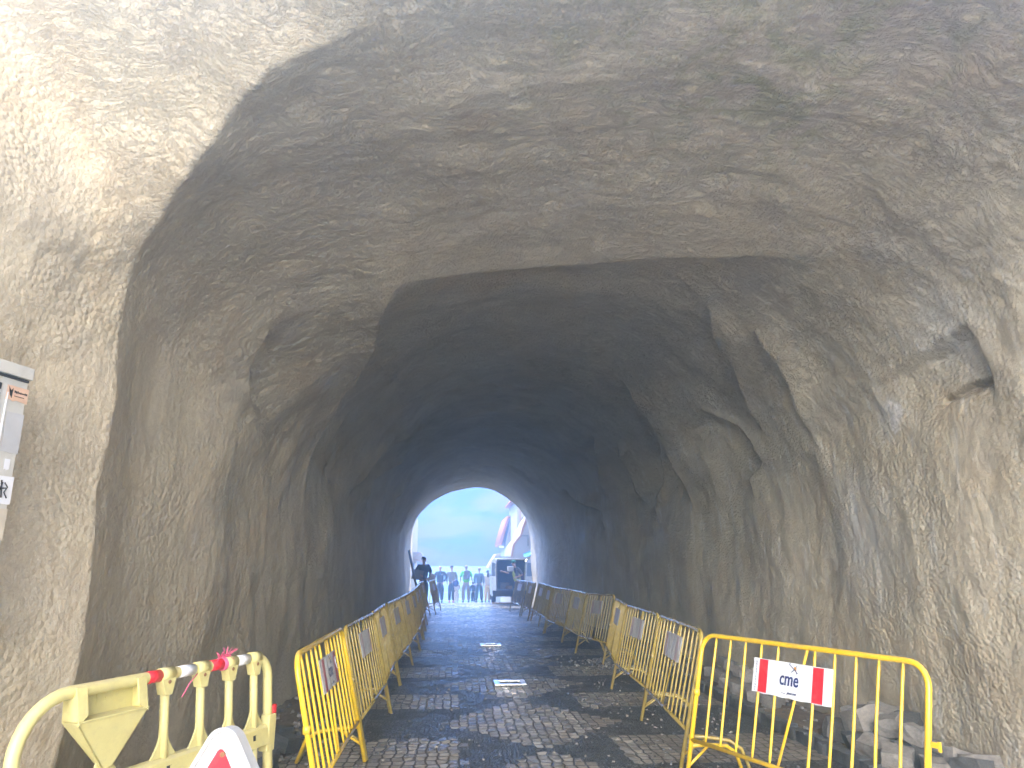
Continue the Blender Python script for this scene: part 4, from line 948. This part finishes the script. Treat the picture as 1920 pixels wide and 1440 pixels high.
# ------------------------------------------------------------------ van
def van():
    t = empty('van', (2.42, 30.9, gz(31)), R(-1), label='white van parked outside the far mouth with its rear doors open', cat='van')
    SEC = [(0, .32, 1.84, .86, .88, .77), (.15, .30, 1.86, .88, .90, .79), (1.2, .28, 1.87, .89, .91, .80), (2.6, .28, 1.86, .89, .91, .79), (3.05, .28, 1.78, .89, .90, .76), (3.55, .28, 1.30, .88, .89, .82), (3.75, .28, 1.10, .87, .88, .84), (4.25, .32, .98, .82, .82, .78), (4.42, .38, .85, .74, .74, .70)]
    def ring(y, zb, zt, w0, w1, w2, ins=0):
        pts = [(-w0+ins, zb+ins), (-w1+ins, (zb+1.0)/2), (-w1+ins, min(1.02, zt-.1)), (-w2+ins, zt-.10-ins), (-w2+.09+ins, zt-ins), (w2-.09-ins, zt-ins), (w2-ins, zt-.10-ins), (w1-ins, min(1.02, zt-.1)), (w1-ins, (zb+1.0)/2), (w0-ins, zb+ins)]
        return [(x, y, z) for x, z in pts]
    b_ = MB(); V = []; F = []
    for s in SEC: V += ring(*s)
    n = 10
    for i in range(len(SEC)-1):
        for j in range(n): F.append((i*n+j, i*n+(j+1) % n, (i+1)*n+(j+1) % n, (i+1)*n+j))
    F.append(tuple(range((len(SEC)-1)*n, len(SEC)*n)))
    inn = ring(0, .56, 1.84, .80, .82, .71, .0); inn = [(x*.985, y, z if z < 1.2 else z-.07) for x, y, z in inn]; b0 = len(V); V += inn
    for j in range(n): F.append((j, (j+1) % n, b0+(j+1) % n, b0+j))
    b_.add(V, F); b_.build('body', M['van_white'], t)
    c = MB(); V = inn+[(x, 2.5, z) for x, y, z in inn]; c.add(V, [(j, (j+1) % n, n+(j+1) % n, n+j) for j in range(n)]+[tuple(range(n, 2*n))]); c.build('cargo_bay', M['van_in'], t, fix=False)
    MB().box((0, -.06, .42), (1.74, .16, .26), bev=.03).build('bumper', M['plastic'], t)
    for s in (-1, 1):
        MB().box((s*.855, -.01, 1.02), (.055, .03, .42), bev=.008).build('tail_lamp', M['lamp_red'], t)
        MB().prism([(s*.905, .75, 1.10), (s*.905, 2.3, 1.10), (s*.83, 2.3, 1.55), (s*.83, .75, 1.55)], (s*.006, 0, 0)).build('side_window', M['glass'], t)
        MB().box((s*.98, 2.95, 1.12), (.12, .14, .20), bev=.03).build('mirror', M['plastic'], t)
        for y in (.85, 3.6):
            wh = empty('wheel', (s*.80, y, .31)); wh.parent = t
            T_ = MB(); ri = MB()
            for r0, r1, mb in ((.205, .31, T_), (.0, .205, ri)):
                prof = [(-.09, r0), (-.09, r1-.02), (-.07, r1), (.07, r1), (.09, r1-.02), (.09, r0)] if mb is T_ else [(-.07, .0), (-.07, .205), (.07, .205), (.05, .10), (.06, 0)]
                V = []; F = []; m_ = 24
                for a in range(m_):
                    q = 2*math.pi*a/m_
                    for x, r_ in prof: V.append((x*s, r_*math.cos(q), r_*math.sin(q)))
                p_ = len(prof)
                for a in range(m_):
                    for j in range(p_-1): F.append((a*p_+j, a*p_+j+1, ((a+1) % m_)*p_+j+1, ((a+1) % m_)*p_+j))
                mb.add(V, F, 0, True)
            T_.build('tyre', M['tyre'], wh); ri.build('rim', M['rim'], wh)
        # open rear doors
        d = empty('rear_door', (s*.87, -.02, 0), (s*R(-12) if s < 0 else R(-35))); d.parent = t
        # door lies in the local y-z plane pointing to the viewer
        prof = [(-.02, .55), (-.80, .55), (-.82, 1.0), (-.74, 1.72), (-.66, 1.80), (-.02, 1.80)]
        MB().prism([(0, y, z) for y, z in prof], (s*.06, 0, 0)).build('door_panel', M['van_white'], d)
        MB().prism([(-s*.003, y, z) for y, z in [(-.12, 1.12), (-.70, 1.12), (-.64, 1.66), (-.12, 1.66)]], (s*.066, 0, 0)).build('window', M['glass'], d)
        MB().box((-s*.012, -.4, .82), (.02, .56, .34), bev=.008).build('lining', M['plastic'], d)
    MB().box((0, .05, 1.89), (1.5, .08, .05), bev=.01).build('roof_rail', M['van_white'], t)
    return t
van()
def cargo(loc, dim, rz, m, name, label, cat):
    tag(MB().box(loc, dim, rot=Matrix.Rotation(rz, 3, 'Z'), bev=.03).build(name, M[m]), label, cat)
cargo((2.05, 31.3, .72), (.40, .35, .26), .2, 'card', 'crate', 'grey crate of tools inside the van', 'crate')
cargo((2.95, 31.25, .92), (.26, .5, .62), 0, 'purple', 'sack', 'dark purple cloth sack at the right inside the van', 'sack')
q = MB()
for i in range(4): q.tube([(2.25+.13*math.cos(a), 31.15+.13*math.sin(a), .61+.03*i) for a in np.linspace(0, 6.28, 18)], .018, 6)
tag(q.build('hose_coil', M['wood']), 'coiled hose lying inside the open van', 'hose')
# worker at the van
t, S, k = person((2.52, 29.95, 0), R(-55), 1.80, 'person in a green cap and yellow vest reaching into the open van', 'plaid_grey', 'dark_trousers', 'dark_shoe', lean=R(16), turn=R(0), sleeves=False,
     arms=(((-.30, -.14, 1.22), (-.25, -.46, 1.30)), ((.30, .05, 1.16), (.26, -.18, 1.08))))
hd = S((0, -.01, 1.63)); cp = MB(); cp.ell(hd+Vector((0, .01, .055)), (.095, .105, .075), 16, 10); cp.ell(hd+Vector((0, -.12, .035)), (.07, .08, .012), 12, 6); cp.build('cap', M['green_cap'], t)
skin_mesh('vest', [S((0, 0, .86)), S((0, 0, 1.08)), S((0, .01, 1.28)), S((0, .0, 1.43))], [(0, 1), (1, 2), (2, 3)], [(.185, .145), (.175, .14), (.20, .15), (.15, .10)], M['hi_vis'], t)
cargo((2.22, 29.80, 1.42), (.24, .14, .20), .3, 'white_film', 'white_bag', 'crumpled white bag held up in front of the van interior', 'bag')
tag(MB().box((1.95, 30.55, .05), (.9, .16, .05), bev=.004).box((2.3, 30.35, .06), (1.1, .14, .05), rot=Matrix.Rotation(.1, 3, 'Z'), bev=.004).build('planks', M['wood']), 'yellow orange planks lying on the ground behind the van', 'planks')

# ------------------------------------------------------------------ houses beyond
def Y3(pts, Y): return [(x, Y, z) for x, z in pts]
def house_near():
    t = empty('white_house', (4.2, 36, gz(34)), 0, label='plain white house nearest on the right with a stepped sloping brown edge', cat='house')
    def q(x, y, z): return (x-4.2, y-36, z-gz(34))
    pl = [(2.66, -.4), (2.66, 2.05), (2.75, 2.5), (2.92, 2.72), (3.10, 2.9), (3.20, 3.3), (3.38, 3.75), (3.62, 4.1), (7.5, 6.0), (7.5, -.4)]
    MB().prism([q(x, 34.5, z) for x, z in pl], (0, 6, 0)).build('wall', M['white_wash'], t)
    e = MB(); e.tube([q(x-.02, 34.5, z+.02) for x, z in pl[:9]], .07, 6); e.build('brown_edging', M['trim'], t)
    MB().box(q(3.25, 34.46, 2.92), (.36, .05, .05)).tube([q(3.40, 34.44, 2.92), q(3.40, 34.44, 2.45)], .02, 6).build('lamp_bracket', M['ladder'], t)
    a = MB(); a.prism([q(3.15, 34.3, 2.05), q(3.9, 34.3, 2.35), q(3.9, 33.6, 2.15), q(3.15, 33.6, 1.85)], (0, 0, .04)); a.build('blue_awning', M['blue'], t)
house_near()
def house_tall():
    t = empty('tall_white_house', (4.5, 41, gz(41)), 0, label='tall white house with a balcony and a blue shutter behind the plain one', cat='house')
    z0 = gz(41)
    def q(x, y, z): return (x-4.5, y-41, z-z0)
    MB().prism([q(x, 39, z) for x, z in [(3.26, -.6), (3.26, 5.0), (7.5, 5.6), (7.5, -.6)]], (0, 6, 0)).build('wall', M['white_wash'], t)
    r_ = MB(); r_.prism([q(x, 38.8, z) for x, z in [(2.98, 5.0), (3.30, 5.30), (7.7, 6.0), (7.7, 5.75), (3.3, 5.02)]], (0, 6.4, 0))
    for i in range(14): r_.tube([q(3.0+.0*i, 38.8+i*.46, 5.06), q(7.6, 38.8+i*.46, 5.9)], .06, 6)
    r_.build('roof', M['tile'], t)
    f = MB()
    for a, b_, c, d in ((3.42, 3.46, 3.55, 4.45), (3.80, 3.84, 3.55, 4.55)): f.box(q((a+b_)/2, 38.97, (c+d)/2), (.06, .06, d-c))
    f.box(q(3.63, 38.97, 4.5), (.44, .06, .06)); f.box(q(3.63, 38.97, 3.55), (.5, .06, .06)); f.build('window_frame', M['trim'], t)
    MB().box(q(3.63, 38.975, 4.03), (.34, .03, .88)).build('window_pane', M['sticker_g'], t)
    MB().prism([q(3.32, 38.9, 2.75), q(3.78, 38.9, 3.25), q(3.78, 38.9, 3.12), q(3.32, 38.9, 2.62)], (0, -.3, 0)).build('sloping_canopy', M['tile'], t)
    MB().box(q(3.55, 38.95, 2.35), (.24, .05, .62), bev=.01).build('blue_shutter', M['blue'], t)
    MB().box(q(3.40, 38.8, 1.98), (.5, .3, .14)).build('blue_balcony', M['blue'], t)
house_tall()
def house_mid():
    t = empty('tiled_house', (4.3, 46, gz(46)), 0, label='white house with an orange tiled roof sloping down to the left', cat='house')
    z0 = gz(46)
    def q(x, y, z): return (x-4.3, y-46, z-z0)
    MB().prism([q(x, 44, z) for x, z in [(2.98, -1), (2.98, 2.9), (3.25, 4.15), (5.5, 4.3), (5.5, -1)]], (0, 5, 0)).build('wall', M['white_wash'], t)
    r_ = MB(); r_.prism([q(x, 43.8, z) for x, z in [(2.62, 2.75), (3.10, 4.35), (3.20, 4.35), (2.72, 2.70)]], (0, 5.4, 0))
    for i in range(16): r_.tube([q(2.62, 43.8+i*.34, 2.82), q(3.10, 43.8+i*.34, 4.42)], .07, 6)
    for i in range(6): r_.tube([q(3.15+i*.16, 43.7, 4.38), q(3.15+i*.16, 45, 4.42)], .07, 6)
    r_.build('roof', M['tile'], t)
    MB().tube([q(3.30, 43.9, 4.1), q(3.30, 43.9, -.5)], .055, 8).build('drainpipe', M['trim'], t)
    MB().tube([q(3.52, 43.9, 4.2), q(3.42, 43.9, -.5)], .03, 8).build('cable_pipe', M['trim'], t)
    MB().box(q(2.72, 43.8, 2.62), (.26, .3, .12)).build('gutter', M['white_film'], t)
house_mid()
t = empty('low_house', (3.3, 54, gz(54)), 0, label='low far house with a grey brown roof left of the van roof line', cat='house')
MB().prism([(-.7, 0, 0), (-.7, 0, 2.6), (0, 0, 3.3), (1.6, 0, 3.4), (1.6, 0, 0)], (0, 4, 0)).build('wall', M['white_wash'], t)
MB().prism([(-.95, -.1, 2.45), (-.35, -.1, 3.45), (.4, -.1, 3.55), (.4, -.1, 3.35), (-.3, -.1, 3.28), (-.8, -.1, 2.4)], (0, 4.2, 0)).build('roof', M['trim'], t)
MB().box((-.35, -.02, 2.5), (.25, .04, .3)).build('window', M['glass'], t)
# left side: cream building edge and a pitched awning
t = empty('cream_house', (-4.2, 40, gz(40)), 0, label='cream coloured house edge on the left behind the wall of the tunnel', cat='house')
MB().box((.95, 0, 2.1), (2.0, 5, 4.9), bev=.02).build('wall', M['cream'], t)
MB().box((1.98, -1, 2.0), (.03, .8, 1.2)).build('window', M['glass'], t)
t = empty('market_awning', (-2.0, 38.5, gz(38)), 0, label='pale pitched awning on the left behind the dark clothed person', cat='awning')
MB().prism([(-.8, 0, 2.55), (.15, 0, 2.50), (.42, 0, 1.95), (-.1, 0, 2.05), (-.8, 0, 1.7)], (0, 2.2, 0)).build('canopy', M['white_wash'], t)
MB().tube([(.15, 0, 2.50), (-.25, 0, 2.2), (.42, 0, 1.95)], .025, 6).build('brown_hem', M['trim'], t)
MB().tube([(.35, .1, 2.0), (.35, .1, 0)], .025, 6).tube([(-.3, .1, 2.1), (-.3, .1, 0)], .025, 6).build('pole', M['cream'], t)
# small yellow barriers outside
for i, (x, y) in enumerate(((-1.05, 33.6), (-1.62, 34.4))):
    t = empty('street_stand', (x, y, gz(y)), 0, label=('yellow stand beside the navy jumper person' if i == 0 else 'yellow stand behind the ladder'), cat='stand', group='yellow stands outside the far mouth')
    MB().tube([(-.12, 0, 0), (-.05, 0, 1.0), (.05, 0, 1.0), (.12, 0, 0)], .025, 8).build('frame', M['yellow'], t)
    MB().box((0, -.03, .7), (.22, .02, .5), bev=.005).build('panel', M['sign_yellow'], t)

# ------------------------------------------------------------------ haze
hz = MB(); hz.box((0, 18, -3.5), (60, 84, 27))
hm, nt, b = newmat('haze'); nt.nodes.remove(b)
pv = N(nt, 'ShaderNodeVolumePrincipled'); pv.inputs['Color'].default_value = (.42, .68, 1, 1); pv.inputs['Density'].default_value = .018; pv.inputs['Anisotropy'].default_value = .72
L(nt, pv.outputs[0], nt.nodes['Material Output'].inputs['Volume'])
USE_HAZE = True
if USE_HAZE:
    ho = hz.build('haze', hm); tag(ho, kind='stuff')
